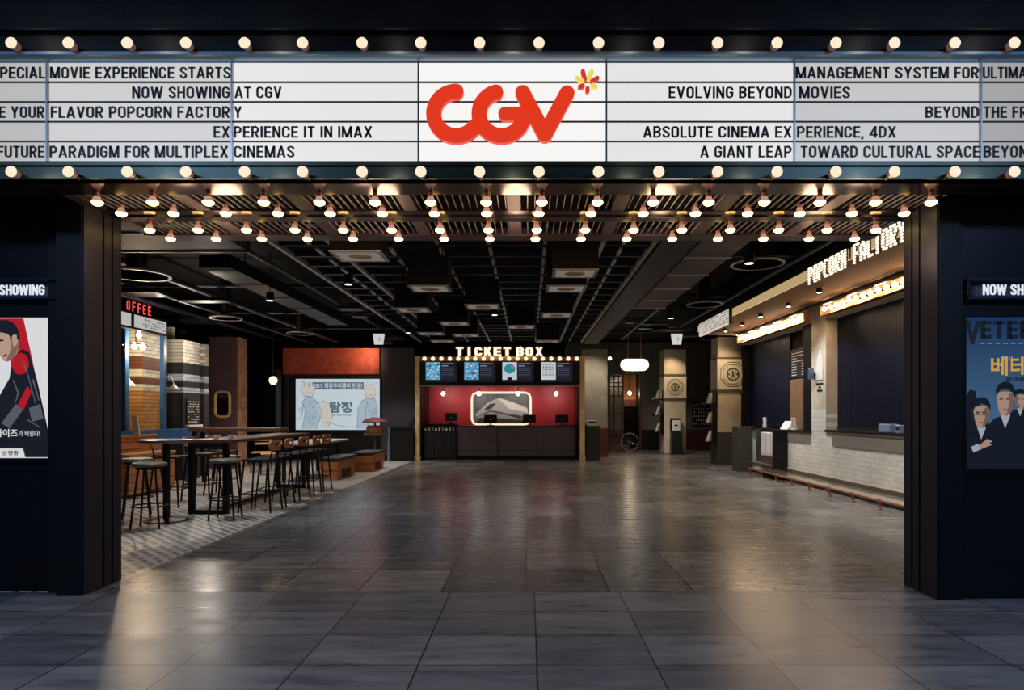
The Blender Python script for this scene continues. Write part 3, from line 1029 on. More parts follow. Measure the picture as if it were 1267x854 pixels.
M_boxrim = mat('pale_box_rim', C(176, 168, 158), .4, .4)
M_boxglow = lit('speaker_box_light', (1, .92, .84, 1), .14)
boxes = [(452, 324, 'nearest on the left side, underside speckled with light'), (535.5, 362, 'second nearest left of the centre rail'), (598.5, 383, 'third, just left of the middle'),
         (709.5, 344, 'nearest right of the middle'), (699, 362, 'directly behind the nearest one right of the middle'), (688, 393, 'third behind on the right of the middle'),
         (514.5, 387, 'smaller-looking, left of the dotted rails'), (564, 403, 'fourth row, in the middle left'), (645, 407, 'far centre, over the ticket sign'),
         (535.5, 415, 'fifth row, left'), (577.5, 417, 'fifth row, centre left'), (549, 424, 'last row at left, before the ticket sign'), (677, 424, 'last row at right, before the ticket sign')]
for i, (x, yb, lab) in enumerate(boxes):
    D = 1.5 * F / (PY - yb)
    X = wx(x, D)
    y1, y0, z0 = D, D - .40, 2.85
    t = thing('ceiling_box_light', (X, (y0 + y1) / 2, z0), 'black square ceiling box: ' + lab, 'ceiling light', 'square boxes under the lobby ceiling')
    MB().box(X - .235, X + .235, y0, y1, z0 + .012, z0 + .36).build('housing', M_boxblack, t)
    q = MB()
    for (a, bb, c, d) in ((-.24, -.205, y0 - .005, y1 + .005), (.205, .24, y0 - .005, y1 + .005), (-.205, .205, y0 - .005, y0 + .03), (-.205, .205, y1 - .03, y1 + .005)):
        q.box(X + a, X + bb, c, d, z0, z0 + .012)
    q.build('rim', M_boxrim, t)
    MB().box(X - .204, X + .204, y0 + .031, y1 - .031, z0 + .004, z0 + .011).build('light_panel', M_boxglow, t)
    MB().lathe([(.07, 0), (.1, -.003), (.11, 0), (.1, .002), (.07, .002)], (X, (y0 + y1) / 2, z0 + .001), 'Z', 20).build('speaker_ring', M_brass, t, smooth=True)
    for sx in (-.15, .15):
        MB().cyl((X + sx, D - .23, z0 + .36), (X + sx, D - .23, 4.0), .008, n=6).build('hanger_rod', M_iron, t)
    lamp('box_light', 'SPOT', (X, D - .23, z0 - .02), 7, NEUT, .1, (0, 0, 0), 2.2, .8)

# little downlights
for (x, y, lab) in ((431, 352, 'small round downlight left of the dotted ceiling rails'), (612, 390, 'small round downlight near the middle of the dark ceiling'), (334, 372, 'small white downlight above the bar tables'),
                    (927, 326, 'small pinkish downlight before the popcorn canopy'), (505, 412, 'tiny downlight far back left of the ticket sign'), (830, 394, 'tiny downlight near the far arrow sign')):
    D = 1.85 * F / (PY - y)
    X = wx(x, D)
    t = thing('downlight', (X, D, 3.2), lab, 'ceiling light', 'small round downlights')
    MB().lathe([(.055, 0), (.065, 0), (.065, .12), (.05, .14)], (X, D, 3.2), 'Z', 18).build('can', M_black, t, smooth=True)
    MB().lathe([(.004, 0), (.05, 0), (.05, .01), (.004, .01)], (X, D, 3.197), 'Z', 18).build('lens', L_cool, t)
    MB().cyl((X, D, 3.34), (X, D, 4.0), .008, n=6).build('stem', M_iron, t)

# arrow signs
for (x, lab) in ((469, 'small lit white arrow sign hanging before the video wall'), (837, 'small lit white arrow sign hanging near the far pillars')):
    D = 15.5
    X, z0, z1 = wx(x, D), wz(426.5, D), wz(413.5, D)
    t = thing('arrow_sign', (X, D, z0), lab, 'sign', 'lit arrow signs')
    MB().prism([(-.10, 0), (.10, 0), (.135, z1 - z0), (-.135, z1 - z0)], (X, D, z0), EX, EZ, .06).build('light_box', lit('arrow_sign_face', (.92, .94, .92, 1), .62), t)
    q = MB().tube([(X - .05, D - .062, (z0 + z1) / 2), (X + .05, D - .062, (z0 + z1) / 2)], .006, 6)
    q.tube([(X + .005, D - .062, (z0 + z1) / 2 + .05), (X + .055, D - .062, (z0 + z1) / 2), (X + .005, D - .062, (z0 + z1) / 2 - .05)], .006, 6)
    q.build('arrow', mat('green_grey_print', C(70, 96, 92), .6), t)
    for sx in (-.07, .07):
        MB().cyl((X + sx, D - .03, z1), (X + sx, D - .03, 4.0), .006, n=6).build('hanger_rod', M_iron, t)

# ------------------------------------------------------------------ ticket booth
DB = 18.6
tb = thing('ticket_booth', (wx(618, DB), DB, 0), 'dark ticket booth with brass posts, red inside wall and a row of lit header bulbs', 'ticket booth')
zt_ = 2.98
for x in (516.5, 720.5):
    X = wx(x, DB)
    MB().box(X - .07, X + .07, DB - .06, DB + .1, 0, 3.0).box(X - .085, X + .085, DB - .075, DB + .115, 0, .12).build('post', M_brass, tb, bev=.006)
xl, xr = wx(520, DB), wx(717.5, DB)
MB().box(xl, xr, DB - .05, DB + .35, wz(477, DB), 2.86).build('header', M_black, tb)
MB().box(xl, xr, DB - .06, DB + .08, 2.862, 2.985).build('bulb_strip', mat('gold_strip', C(150, 120, 80), .35, .7), tb)
MB().box(xl, xr, DB - .07, DB - .051, wz(478.5, DB), wz(477, DB)).build('header_trim', M_steel, tb)
for i in range(19):
    x = wx(526 + i * 10.4, DB)
    MB().lathe([(.03, 0), (.055, .03), (.06, .06), (.045, .1), (.01, .115)], (x, DB - .06, 2.925), 'Y', 12).build('header_bulb', lit('header_bulb_glow', (1, .82, .6, 1), 1.1), tb, smooth=True)
q = MB().use(mat('crimson_wall', C(146, 12, 30), .55, var=.12, scale=3)).box(wx(527, DB) - .3, wx(713, DB) + .3, 20.2, 20.3, 0, 3.0)
q.build('inner_wall', None, tb)
for (p0, p1) in ((xl - .05, xl + .01), (xr - .04, xr + .03)):
    MB().box(p0, p1, DB + .12, 20.199, 0, 2.85).build('side_wall', M_black, tb)
q = MB().box(xl + .11, xr - .05, DB + .36, 20.199, 2.87, 2.98)
q.build('roof', M_black, tb)
# big letters
lets = [('T', 569), ('I', 580.5), ('C', 592), ('K', 604), ('E', 615.5), ('T', 627.5), ('B', 643.5), ('O', 655), ('X', 667)]
ts = thing('ticket_box_sign', (wx(618, DB), DB, 2.985), 'row of glowing bulb letters standing on top of the ticket booth', 'sign')
L_tick = lit('ticket_letter_glow', (1, .84, .66, 1), 1.0)
for ch, x in lets:
    q = MB().use(mat('letter_can', C(120, 84, 60), .5))
    w_ = .07 if ch == 'I' else .21
    q.sign(ch, (wx(x, DB), DB + .0, 2.988), EX, EZ, w_ + .03, .285, .05, 'c', .27)
    p = q.build('letter', None, ts)
    MB().sign(ch, (wx(x, DB), DB - .052, 3.002), EX, EZ, w_, .26, .012, 'c', .2).build('letter_face', L_tick, p)
lamp('ticket_letter_light', 'AREA', (wx(618, DB), DB - .25, 3.12), 8, WARM, (2.0, .2), (PI / 2, 0, 0))
# menu screens
for i, x0 in enumerate((525.5, 573, 620, 668)):
    D = DB - .06
    xa, xb, za, zb_ = wx(x0, D), wx(x0 + 41, D), wz(473.5, D), 2.855
    lab = ['first showtimes screen from the left above the ticket counter, blue poster', 'second showtimes screen from the left above the ticket counter, blue poster',
           'third showtimes screen, pale poster with a teal disc', 'fourth showtimes screen, white poster with small coloured marks'][i]
    t = thing('showtime_screen', ((xa + xb) / 2, D, za), lab, 'screen', 'screens on the ticket booth header')
    MB().box(xa, xb, D - .04, D, za, zb_).build('body', M_black, t)
    q = MB().use(lit('screen_dark', C(14, 22, 40), .7)).box(xa + .02, xb - .02, D - .045, D - .04, za + .02, zb_ - .02)
    xm = xa + (xb - xa) * .5
    pa, pb, pz0, pz1 = xa + .04, xm - .02, za + .08, zb_ - .03
    bw = [C(96, 176, 214), C(86, 166, 206), C(208, 222, 230), C(214, 224, 228)][i]
    q.use(lit('screen_poster_%d' % i, bw, .75)).box(pa, pb, D - .048, D - .045, pz0, pz1)
    random.seed(20 + i)
    if i < 2:
        for k in range(34):
            c = random.choice([C(225, 235, 242), C(30, 60, 96), C(140, 200, 226), C(200, 214, 222)])
            xx, zz = random.uniform(pa, pb - .06), random.uniform(pz0, pz1 - .05)
            q.use(lit('screen_tone_%d_%d_%d' % tuple(int(v * 99) for v in c[:3]), c, .75)).prism([(0, 0), (.06, .01), (.045, .05), (.01, .04)], (xx, D - .0485 - k * .0001, zz), EX, EZ, .0005)
    elif i == 2:
        cx, cz = (pa + pb) / 2, (pz0 + pz1) / 2 + .06
        q.use(lit('screen_teal', C(40, 150, 164), .75)).prism([(.16 * math.cos(t * .314), .14 * math.sin(t * .314)) for t in range(20)], (cx, D - .0485, cz), EX, EZ, .0005)
        q.use(lit('screen_rose', C(206, 110, 130), .75)).prism([(.05 * math.cos(t * .628), .05 * math.sin(t * .628)) for t in range(10)], (cx + .08, D - .0495, cz + .05), EX, EZ, .0005)
        q.use(lit('screen_dark', C(14, 22, 40), .7)).box(cx - .07, cx + .07, D - .05, D - .0485, pz0, pz0 + .07)
    else:
        for r in range(5):
            for k in range(6):
                c = random.choice([C(90, 130, 150), C(190, 110, 110), C(120, 150, 120), C(90, 90, 110)])
                q.use(lit('screen_tone_%d_%d_%d' % tuple(int(v * 99) for v in c[:3]), c, .75)).box(pa + .04 + k * .055, pa + .07 + k * .055, D - .05, D - .0485, pz0 + .12 + r * .075, pz0 + .16 + r * .075)
    for k in range(7):
        zz = pz1 - .03 - k * .065
        c = 'screen_line_red' if k == 0 else ('screen_line_blue' if k == 1 else 'screen_line')
        col = {'screen_line_red': C(206, 120, 110), 'screen_line_blue': C(130, 186, 220), 'screen_line': C(120, 132, 156)}[c]
        q.use(lit(c, col, .7)).box(xm + .02, xm + (.36 if k != 1 else .2), D - .048, D - .045, zz - (.022 if k < 3 else .01), zz)
    q.build('display', None, t)
# locomotive picture with a glowing frame
D = 20.19
t = thing('framed_picture', (wx(620, D), D, wz(527, D)), 'silver train picture in a glowing cut-corner frame on the red wall', 'picture')
xa, xb, za, zb_ = wx(584, D), wx(656.5, D), wz(525.5, D), wz(486, D)
cc = .16


def cut(xa, xb, za, zb, c):
    return [(xa + c, za), (xb - c, za), (xb - c * .3, za + c * .3), (xb, za + c), (xb, zb - c), (xb - c * .3, zb - c * .3), (xb - c, zb), (xa + c, zb), (xa + c * .3, zb - c * .3), (xa, zb - c), (xa, za + c), (xa + c * .3, za + c * .3)]


pp = cut(xa, xb, za, zb_, cc)
MB().tube([(p[0], D - .03, p[1]) for p in pp], .035, 8, True).build('glowing_frame', lit('frame_glow', (1, .84, .62, 1), .95), t, smooth=True)
q = MB().use(mat('picture_grey', C(70, 72, 78), .6, var=.5, scale=3)).prism(pp, (0, D, 0), EX, EZ, .015)
f = lambda p: (wx(p[0], D), wz(p[1], D))
for k, (m_, pts) in enumerate(((M_ink, [(590, 522), (600, 512), (640, 514), (652, 522), (650, 524), (592, 524)]),
                               (mat('picture_silver', C(140, 142, 148), .4), [(588, 513), (604, 498), (618, 492), (652, 504), (655, 516), (630, 512), (606, 507), (590, 516)]),
                               (mat('picture_pale', C(186, 186, 186), .5), [(616, 493), (632, 497), (653, 506), (653, 511), (630, 506)]),
                               (M_ink, [(598, 508), (606, 500), (614, 499), (608, 506)]),
                               (mat('picture_steel', C(120, 124, 132), .5), [(588, 517), (606, 510), (628, 514), (650, 520), (610, 517)]))):
    q.use(m_).prism([f(p) for p in pts], (0, D - .016 - k * .002, 0), EX, EZ, .0015)
q.build('print', None, t)
lamp('frame_light', 'AREA', (wx(620, D), D - .2, wz(506, D)), 1.5, WARM, (1.7, .9), (PI / 2, 0, 0))
# spotlights under the header
for i, x in enumerate((549, 593, 641, 688)):
    D = 19.3
    X, z = wx(x, D), wz(487.5, D)
    t = thing('spotlight', (X, D, z), f'bright spotlight {ORD[i]} from the left under the ticket booth header', 'spotlight', 'spotlights inside the ticket booth')
    MB().lathe([(.03, -.02), (.05, 0), (.05, .08), (.03, .11)], (X, D, z), 'Y', 14).build('lamp_head', M_black, t, smooth=True)
    MB().lathe([(.004, .1), (.055, .1), (.06, .115), (.04, .13), (.004, .135)], (X, D, z), 'Y', 14).build('lens', L_spot, t, smooth=True)
    MB().cyl((X, D, z + .04), (X, D, 2.86), .012, n=8).build('stem', M_black, t)
    o = lamp('booth_spot', 'SPOT', (X, D + .06, z + .03), 26, NEUT, .06, (0, 0, 0), 2.5, .9)
    aim(o, (X, 20.3, z - .35))
# counter
M_ctr = mat('grey_brown_counter', C(70, 60, 66), .55, var=.12, scale=4)
DC = 18.9
for i, (x0, x1) in enumerate(((566, 615.5), (616, 664.5), (665, 712))):
    xa, xb = wx(x0, DC), wx(x1, DC)
    t = thing('counter_unit', ((xa + xb) / 2, DC + .3, 0), f'grey-brown ticket counter unit, {ORD[i]} from the left', 'counter', 'ticket counter units')
    MB().box(xa, xb, DC, DC + .6, .1, .97).build('carcass', M_ctr, t)
    MB().box(xa + .01, xb - .01, DC - .012, DC, .27, .95).build('front_panel', M_ctr, t, bev=.004)
    MB().box(xa + .01, xb - .01, DC - .012, DC, .12, .25).build('lower_panel', M_ctr, t, bev=.004)
    MB().box(xa, xb, DC + .05, DC + .6, 0, .1).build('plinth', M_black, t)
tag(MB().box(wx(566, DC), wx(713, DC), DC - .03, DC + .62, .971, 1.0).build('counter_worktop', mat('dark_red_top', C(40, 18, 24), .3), bev=.005), 'thin dark worktop along the ticket counter', 'worktop')
t = thing('concession_cabinet', (wx(544, DC), DC, 0), 'low black cabinet with small goods at the left end of the ticket counter', 'cabinet')
MB().box(wx(525, DC), wx(565, DC), DC - .1, DC + .5, 0, .84).build('body', M_black, t)
for k in range(3):
    MB().box(wx(525.5 + k * 13.2, DC), wx(537.7 + k * 13.2, DC), DC - .115, DC - .1, .08, .8).build('door', mat('black_door', C(20, 20, 26), .35), t, bev=.004)
MB().box(wx(525, DC), wx(565, DC), DC + .25, DC + .5, .841, 1.05).build('back_shelf', M_black, t)
random.seed(5)
for k in range(9):
    X = wx(526.5 + k * 4.3, DC)
    m_ = [M_paper, M_brass, M_steel][k % 3]
    o = MB().box(X - .025, X + .025, DC - .02, DC + .05, .85, .92 + .02 * (k % 3)).box(X - .03, X + .03, DC - .025, DC + .055, .8415, .85).build('snack_box', m_, bev=.004)
    tag(o, f'tiny goods box {ORD[k]} from the left on the black concession cabinet', 'box', 'goods on the concession cabinet')
for i, (x, w) in enumerate(((558, 15), (607, 16), (655, 16), (695, 16))):
    D = 19.15
    X = wx(x, D)
    z0 = 1.0 if i else 1.05
    t = thing('point_of_sale_monitor', (X, D, z0), f'black ticket sales monitor {ORD[i]} from the left on the booth counter', 'monitor', 'sales monitors on the ticket counter')
    MB().box(X - .1, X + .1, D - .08, D + .08, z0, z0 + .015).build('base', M_black, t, bev=.004)
    MB().cyl((X, D, z0 + .015), (X, D, z0 + .14), .025, n=10).build('stem', M_black, t)
    MB().box(X - w / 2 / F * D, X + w / 2 / F * D, D - .03, D + .03, z0 + .08, z0 + .32).build('screen_back', M_black, t, bev=.012)
    MB().box(X - .02, X + .02, D - .036, D - .031, z0 + .17, z0 + .2).build('badge', M_steel, t)

# ------------------------------------------------------------------ video wall and the left of the booth
DV = 19.0
b = MB().use(M_wallgrey).box(-7.2, wx(512, DV), DV, DV + .2, 0, 3.28)
b.use(M_black).box(-7.2, wx(471, DV), DV - .03, DV, 0, .75)
struct(b, 'wall_video')
x0, x1 = wx(352, DV), wx(470.5, DV)
struct(MB().box(x0, x1, DV - .12, DV - .001, wz(463, DV - .12), 3.26), 'wall_red_band', mat('brick_red_band', C(176, 74, 56), .75, var=.25, scale=5, bump=.2))
aim(lamp('red_band_light', 'SPOT', (wx(460, 18.5), 18.3, 3.1), 40, WARM, .05, (0, 0, 0), 2.6, 1), (wx(440, 19), 19, 3.0))
t = thing('video_screen', (wx(418, DV), DV - .1, wz(532, DV)), 'large bright pale blue projection screen on the back wall', 'screen')
xa, xb, za, zb_ = wx(366, 18.9), wx(469.6, 18.9), wz(532, 18.9), wz(469, 18.9)
MB().box(xa - .22, xb + .03, DV - .09, DV - .03, za - .1, zb_ + .09).build('bezel', M_black, t, bev=.01)
f = lambda p: (wx(p[0], 18.9), wz(p[1], 18.9))
q = MB().use(lit('screen_pale', C(204, 218, 226), .8)).box(xa, xb, DV - .1, DV - .091, za, zb_)
VL, VM, VD = lit('screen_lines', C(96, 124, 146), .6), lit('screen_mid', C(160, 186, 202), .7), lit('screen_deep', C(60, 84, 104), .5)
VP_ = lit('screen_warm', C(222, 214, 208), .72)
yy = DV - .1
VP2 = lit('screen_shade', C(178, 200, 214), .72)
FIG = [(VP2, [(374, 531), (378, 508), (374, 498), (380, 490), (388, 492), (394, 500), (398, 512), (392, 531)]), (VP_, [(391, 500), (400, 496), (408, 500), (412, 514), (406, 529), (398, 530), (396, 512)]),
       (VP2, [(442, 531), (443, 506), (448, 496), (456, 492), (464, 494), (468, 502), (468.5, 531)]), (VP_, [(450, 480), (456, 475), (464, 477), (466, 486), (461, 494), (454, 493)]),
       (VP_, [(372, 478), (378, 473), (387, 474), (390, 482), (386, 491), (378, 491), (373, 486)])]
for k, (m_, pts) in enumerate(FIG):
    q.use(m_).prism([f(p) for p in pts], (0, yy - .001 * k - .001, 0), EX, EZ, .0008)


def pen(pts, m_, w=.012):
    q.use(m_)
    for a, c in zip(pts, pts[1:]):
        A, B_ = Vector(f(a)), Vector(f(c))
        d = (B_ - A)
        if d.length < 1e-4:
            continue
        n2 = Vector((-d.y, d.x)).normalized() * w / 2
        q.prism([tuple(A - n2), tuple(B_ - n2), tuple(B_ + n2), tuple(A + n2)], (0, yy - .008, 0), EX, EZ, .0008)


for pts in ([(374, 531), (378, 508), (374, 498), (380, 490), (388, 492), (394, 500), (398, 512), (392, 531)], [(372, 478), (373, 486), (378, 491), (386, 491), (390, 482)], [(391, 500), (400, 496), (408, 500), (412, 514), (406, 529)],
            [(442, 531), (443, 506), (448, 496), (456, 492), (464, 494), (468, 502)], [(450, 480), (454, 493), (461, 494), (466, 486)], [(369, 510), (376, 500), (373, 516), (368, 520)], [(455, 496), (452, 512), (456, 528)],
            [(380, 478), (383, 478)], [(386, 478), (388, 478)], [(380, 486), (385, 486)], [(456, 482), (459, 482)], [(462, 482), (465, 482)], [(457, 489), (462, 489)], [(404, 522), (420, 527), (436, 529), (444, 527)]):
    pen(pts, VL)
random.seed(31)
for (cx, cy, ww, hh, nn_, m_) in ((381, 474, 9, 3, 16, VD), (458, 474.5, 9, 3, 14, VL), (386, 500, 7, 8, 10, VL), (385, 518, 9, 11, 22, VL), (457, 510, 11, 16, 24, VL), (463, 507, 4, 5, 12, VD), (372, 505, 4, 12, 8, VL), (402, 508, 6, 8, 6, VM)):
    for k in range(nn_):
        x, y = cx + random.uniform(-ww, ww) * .8, cy + random.uniform(-hh, hh) * .8
        a = random.uniform(.3, 1.9)
        l_ = random.uniform(1.2, 3.5)
        if 367 < x < 467 and 470 < y < 528:
            pen([(x, y), (x + l_ * math.cos(a) * .6, min(531, y + l_ * math.sin(a)))], m_, .009)
q.use(VL).prism([f(p) for p in ((386, 473), (450, 473), (450, 482), (386, 482))], (0, yy - .001, 0), EX, EZ, .0008)
q.use(lit('screen_white', C(226, 236, 242), .75)).text('2015 최강추리콤비 탄생!', (wx(387.5, 18.9), yy - .003, wz(480.5, 18.9)), EX, EZ, wx(448, 18.9) - wx(387.5, 18.9), .15, .001, 'l', .01)
q.use(VL).text('탐정', (wx(408, 18.9), yy - .003, wz(511, 18.9)), EX, EZ, wx(435.5, 18.9) - wx(408, 18.9), .33, .001, 'l', .04)
q.use(VL).text('더 비기닝', (wx(409, 18.9), yy - .003, wz(515, 18.9)), EX, EZ, wx(434, 18.9) - wx(409, 18.9), .05, .001, 'l', .02)
q.build('display', None, t)
# service desk left of the booth
t = thing('service_desk', (wx(498, 18.6), 18.6, 0), 'black service desk with a pale end panel between screen and ticket booth', 'desk')
MB().box(wx(484, 18.6), wx(512.5, 18.6), 18.4, 18.95, 0, .93).build('body', M_black, t)
MB().box(wx(481, 18.6), wx(484, 18.6) - .002, 18.4, 18.95, 0, .95).build('end_panel', mat('pale_panel', C(110, 118, 136), .4), t)
MB().box(wx(484, 18.6), wx(513, 18.6), 18.36, 18.97, .931, .96).build('desk_top', M_black, t, bev=.004)
t = thing('tilted_monitor', (wx(507, 18.6), 18.6, .96), 'black tilted monitor on the service desk beside the brass post', 'monitor')
MB().box(wx(504, 18.6), wx(511, 18.6), 18.52, 18.7, .96, .98).build('base', M_black, t)
MB().prism([(0, 0), (.16, 0), (.22, .3), (.18, .3)], (wx(503.5, 18.6), 18.62, .98), EX, EZ, .05).build('screen_back', mat('dark_plastic', C(22, 22, 26), .4), t, bev=.004)
t = thing('person_stand_in', (wx(462, 18.2), 18.2, 0), 'small reddish domed stand-in for a motion-blurred person before the video screen', 'stand-in')  # stand shape added in place of a motion-blurred person
D = 18.2
X = wx(464, D)
MB().lathe([(.2, 0), (.2, .03), (.04, .05), (.035, .7), (.3, .74), (.33, .78), (.3, .8)], (X, D, 0), 'Z', 20).build('pedestal', M_woodd, t, smooth=True)
MB().lathe([(.24, .8), (.26, .86), (.22, 1.0), (.2, 1.02)], (X, D, 0), 'Z', 20).build('tub', mat('tan_tub', C(146, 96, 70), .6), t, smooth=True)
MB().lathe([(.34, 1.1), (.36, 1.12), (.28, 1.19), (.12, 1.24), (.02, 1.25)], (X, D, 0), 'Z', 20).cyl((X, D, 1.0), (X, D, 1.12), .03, n=10).build('canopy', mat('dull_red_canopy', C(112, 48, 40), .6), t, smooth=True)

# ------------------------------------------------------------------ corridor right of the booth
D = 20.0
b = MB().use(M_greyplaster).box(wx(719, D), wx(751.5, D), D, D + 1.0, .9, 3.35)
b.use(mat('red_brown_base', C(92, 44, 30), .55, var=.2, scale=5)).box(wx(719, D), wx(751.5, D), D - .015, D + 1.015, 0, .9)
struct(b, 'pier')
lamp('pier_light', 'SPOT', (wx(735, 19), 18.9, 3.25), 100, NEUT, .05, (math.radians(38), 0, 0), 1.7, .9)
t = thing('ticket_kiosk', (wx(732, 18.7), 18.7, 0), 'black self-service kiosk with a pale tilted top beside the brass post', 'kiosk')
D = 18.7
MB().box(wx(725, D), wx(742, D), D, D + .35, 0, 1.0).build('cabinet', mat('olive_black', C(26, 27, 25), .45), t, bev=.008)
MB().prism([(0, 1.0), (.34, 1.0), (.34, 1.16), (.06, 1.06)], (wx(726, D), D - .02, 0), EY, EZ, wx(739, D) - wx(726, D)).build('top_unit', mat('pale_plastic', C(186, 184, 176), .5), t, bev=.006)
MB().box(wx(727, D), wx(738, D), D - .005, D + .001, 1.07, 1.13).build('screen', M_ink, t)
# far doorway and window
t = thing('doorway_recess', (3.82, 24.2, 0), '', 'x')
bpy.data.objects.remove(t)
b = MB().use(mat('orange_recess', C(170, 110, 64), .7, var=.3, scale=3)).box(3.5, 4.14, 24.9, 25.0, 1.9, 2.9)
b.use(mat('deep_red_board', C(96, 34, 24), .6)).box(3.5, 4.14, 24.85, 24.99, 1.62, 1.9)
b.use(M_soot).box(3.5, 4.14, 24.9, 25.0, 0, 1.62).box(3.42, 3.5, 24.2, 25.0, 0, 2.9).box(4.14, 4.22, 24.2, 25.0, 0, 2.9).box(3.42, 4.22, 24.2, 25, 2.86, 2.94)
struct(b, 'wall_recess')
struct(MB().box(4.1, 4.17, 23.9, 24.0, 0, 2.86).box(3.45, 3.5, 23.9, 24.0, 0, 2.86), 'door_1', M_woodd)
t = thing('recess_lamp', (3.83, 24.6, 2.1), 'bare glowing bulb hanging in the warm far doorway', 'lamp')
MB().lathe([(.004, 0), (.05, .02), (.07, .07), (.05, .12), (.02, .15)], (3.83, 24.5, 2.05), 'Z', 14).build('bulb_glass', L_spot, t, smooth=True)
MB().cyl((3.83, 24.5, 2.2), (3.83, 24.5, 2.87), .015, n=8).build('cord', M_black, t)
lamp('recess_lamp_light', 'POINT', (3.83, 24.45, 2.1), 22, WARM, .06)
xa, xb = wx(754, 24), wx(771, 24)
b = MB().use(mat('dim_glass', C(96, 92, 84), .15, 0, var=.2, scale=2)).box(xa, xb, 23.97, 24.0, .5, 2.8)
b.use(M_black)
for k in range(4):
    x = xa + (xb - xa) * k / 3
    b.box(x - .015, x + .015, 23.94, 23.97, .5 if k in (0, 1, 3) else 1.9, 2.8)
for z in (.5, 1.35, 2.0, 2.35, 2.5, 2.75):
    b.box(xa, xb, 23.94, 23.97, z - .02, z + .02)
struct(b, 'window_1')
struct(MB().box(wx(752, 23.5), wx(778, 23.5), 23.3, 23.9, 0, .2), 'trim_1', mat('brown_plinth', C(84, 50, 38), .5, var=.2), bev=.01)
t = thing('bicycle_wheel', (wx(780, 23.4), 23.25, 0), 'thin spoked bicycle wheel leaning by the far window', 'wheel')
cx, cz, r = wx(779, 23.2), .33, .33
MB().tube([(cx + r * .96 * math.cos(a * PI / 18), 23.2, cz + r * .96 * math.sin(a * PI / 18)) for a in range(36)], .014, 8, True).build('tyre', mat('pale_tyre', C(150, 144, 134), .6), t, smooth=True)
q = MB().cyl((cx, 23.17, cz), (cx, 23.23, cz), .025)
for k in range(18):
    a = k * PI / 9
    q.cyl((cx, 23.2, cz), (cx + r * .94 * math.cos(a), 23.2, cz + r * .94 * math.sin(a)), .003, n=5)
q.build('spokes', M_steel, t)
# letter board on the corridor wall
t = thing('letter_board', (wx(868, 23.9), 23.95, wz(527, 23.9)), 'black board with rows of white letters on the grey corridor wall', 'board')
xa, xb = wx(857, 23.9), wx(884, 23.9)
MB().box(xa, xb, 23.95, 23.995, wz(527, 23.9), wz(496, 23.9)).build('panel', M_ink, t, bev=.005)
q = MB()
random.seed(9)
for r in range(6):
    for k in range(9):
        if random.random() < .8:
            zz = wz(499 + r * 4.7 + 2, 23.9)
            q.box(xa + .06 + k * .085, xa + .1 + k * .085, 23.94, 23.95, zz - .03, zz + .03)
q.build('lettering', M_paper, t)
# oval hanging sign
D = 20.2
t = thing('oval_sign', (wx(785, D), D, wz(459, D)), 'glowing white lozenge-shaped light sign hanging on two rods', 'sign')
hw, hh = 17.5 / F * D, 7.2 / F * D
X, Zc = wx(785, D), wz(451.5, D)
pts = [(X + hw - hh + hh * math.cos(a), Zc + hh * math.sin(a)) for a in [-PI / 2 + PI * k / 12 for k in range(13)]] + [(X - hw + hh - hh * math.cos(a), Zc - hh * math.sin(a)) for a in [-PI / 2 + PI * k / 12 for k in range(13)]]
MB().prism(pts, (0, D + .06, 0), EX, EZ, .12).build('light_box', lit('oval_sign_face', (1, .96, .88, 1), 1.3), t, bev=.02)
MB().tube([(p[0], D + .0, p[1]) for p in pts], .012, 6, True).build('rim', M_brass, t)
for s_ in (-8, 8):
    MB().cyl((X + s_ / F * D, D, Zc + hh), (X + s_ / F * D, D, 4.0), .01, n=6).build('hanger_rod', M_brass, t)
lamp('oval_sign_light', 'AREA', (X, D - .15, Zc - .1), 26, (1, .92, .8), (.8, .3), (PI / 2 - .6, 0, 0))
D = 19.6
t = thing('track_spotlight', (wx(754, D), D, wz(444, D)), 'bright track spotlight beside the grey plaster pier', 'spotlight')
X, Zc = wx(754, D), wz(444, D)
MB().lathe([(.03, 0), (.05, .02), (.055, .1)], (X, D, Zc), 'Y', 14).cyl((X, D, Zc), (X, D, 4.0), .012, n=8).build('lamp_head', M_black, t)
MB().lathe([(.004, .1), (.05, .1), (.05, .115), (.004, .125)], (X, D, Zc), 'Y', 14).build('lens', L_spot, t)

# ------------------------------------------------------------------ pillars with emblems


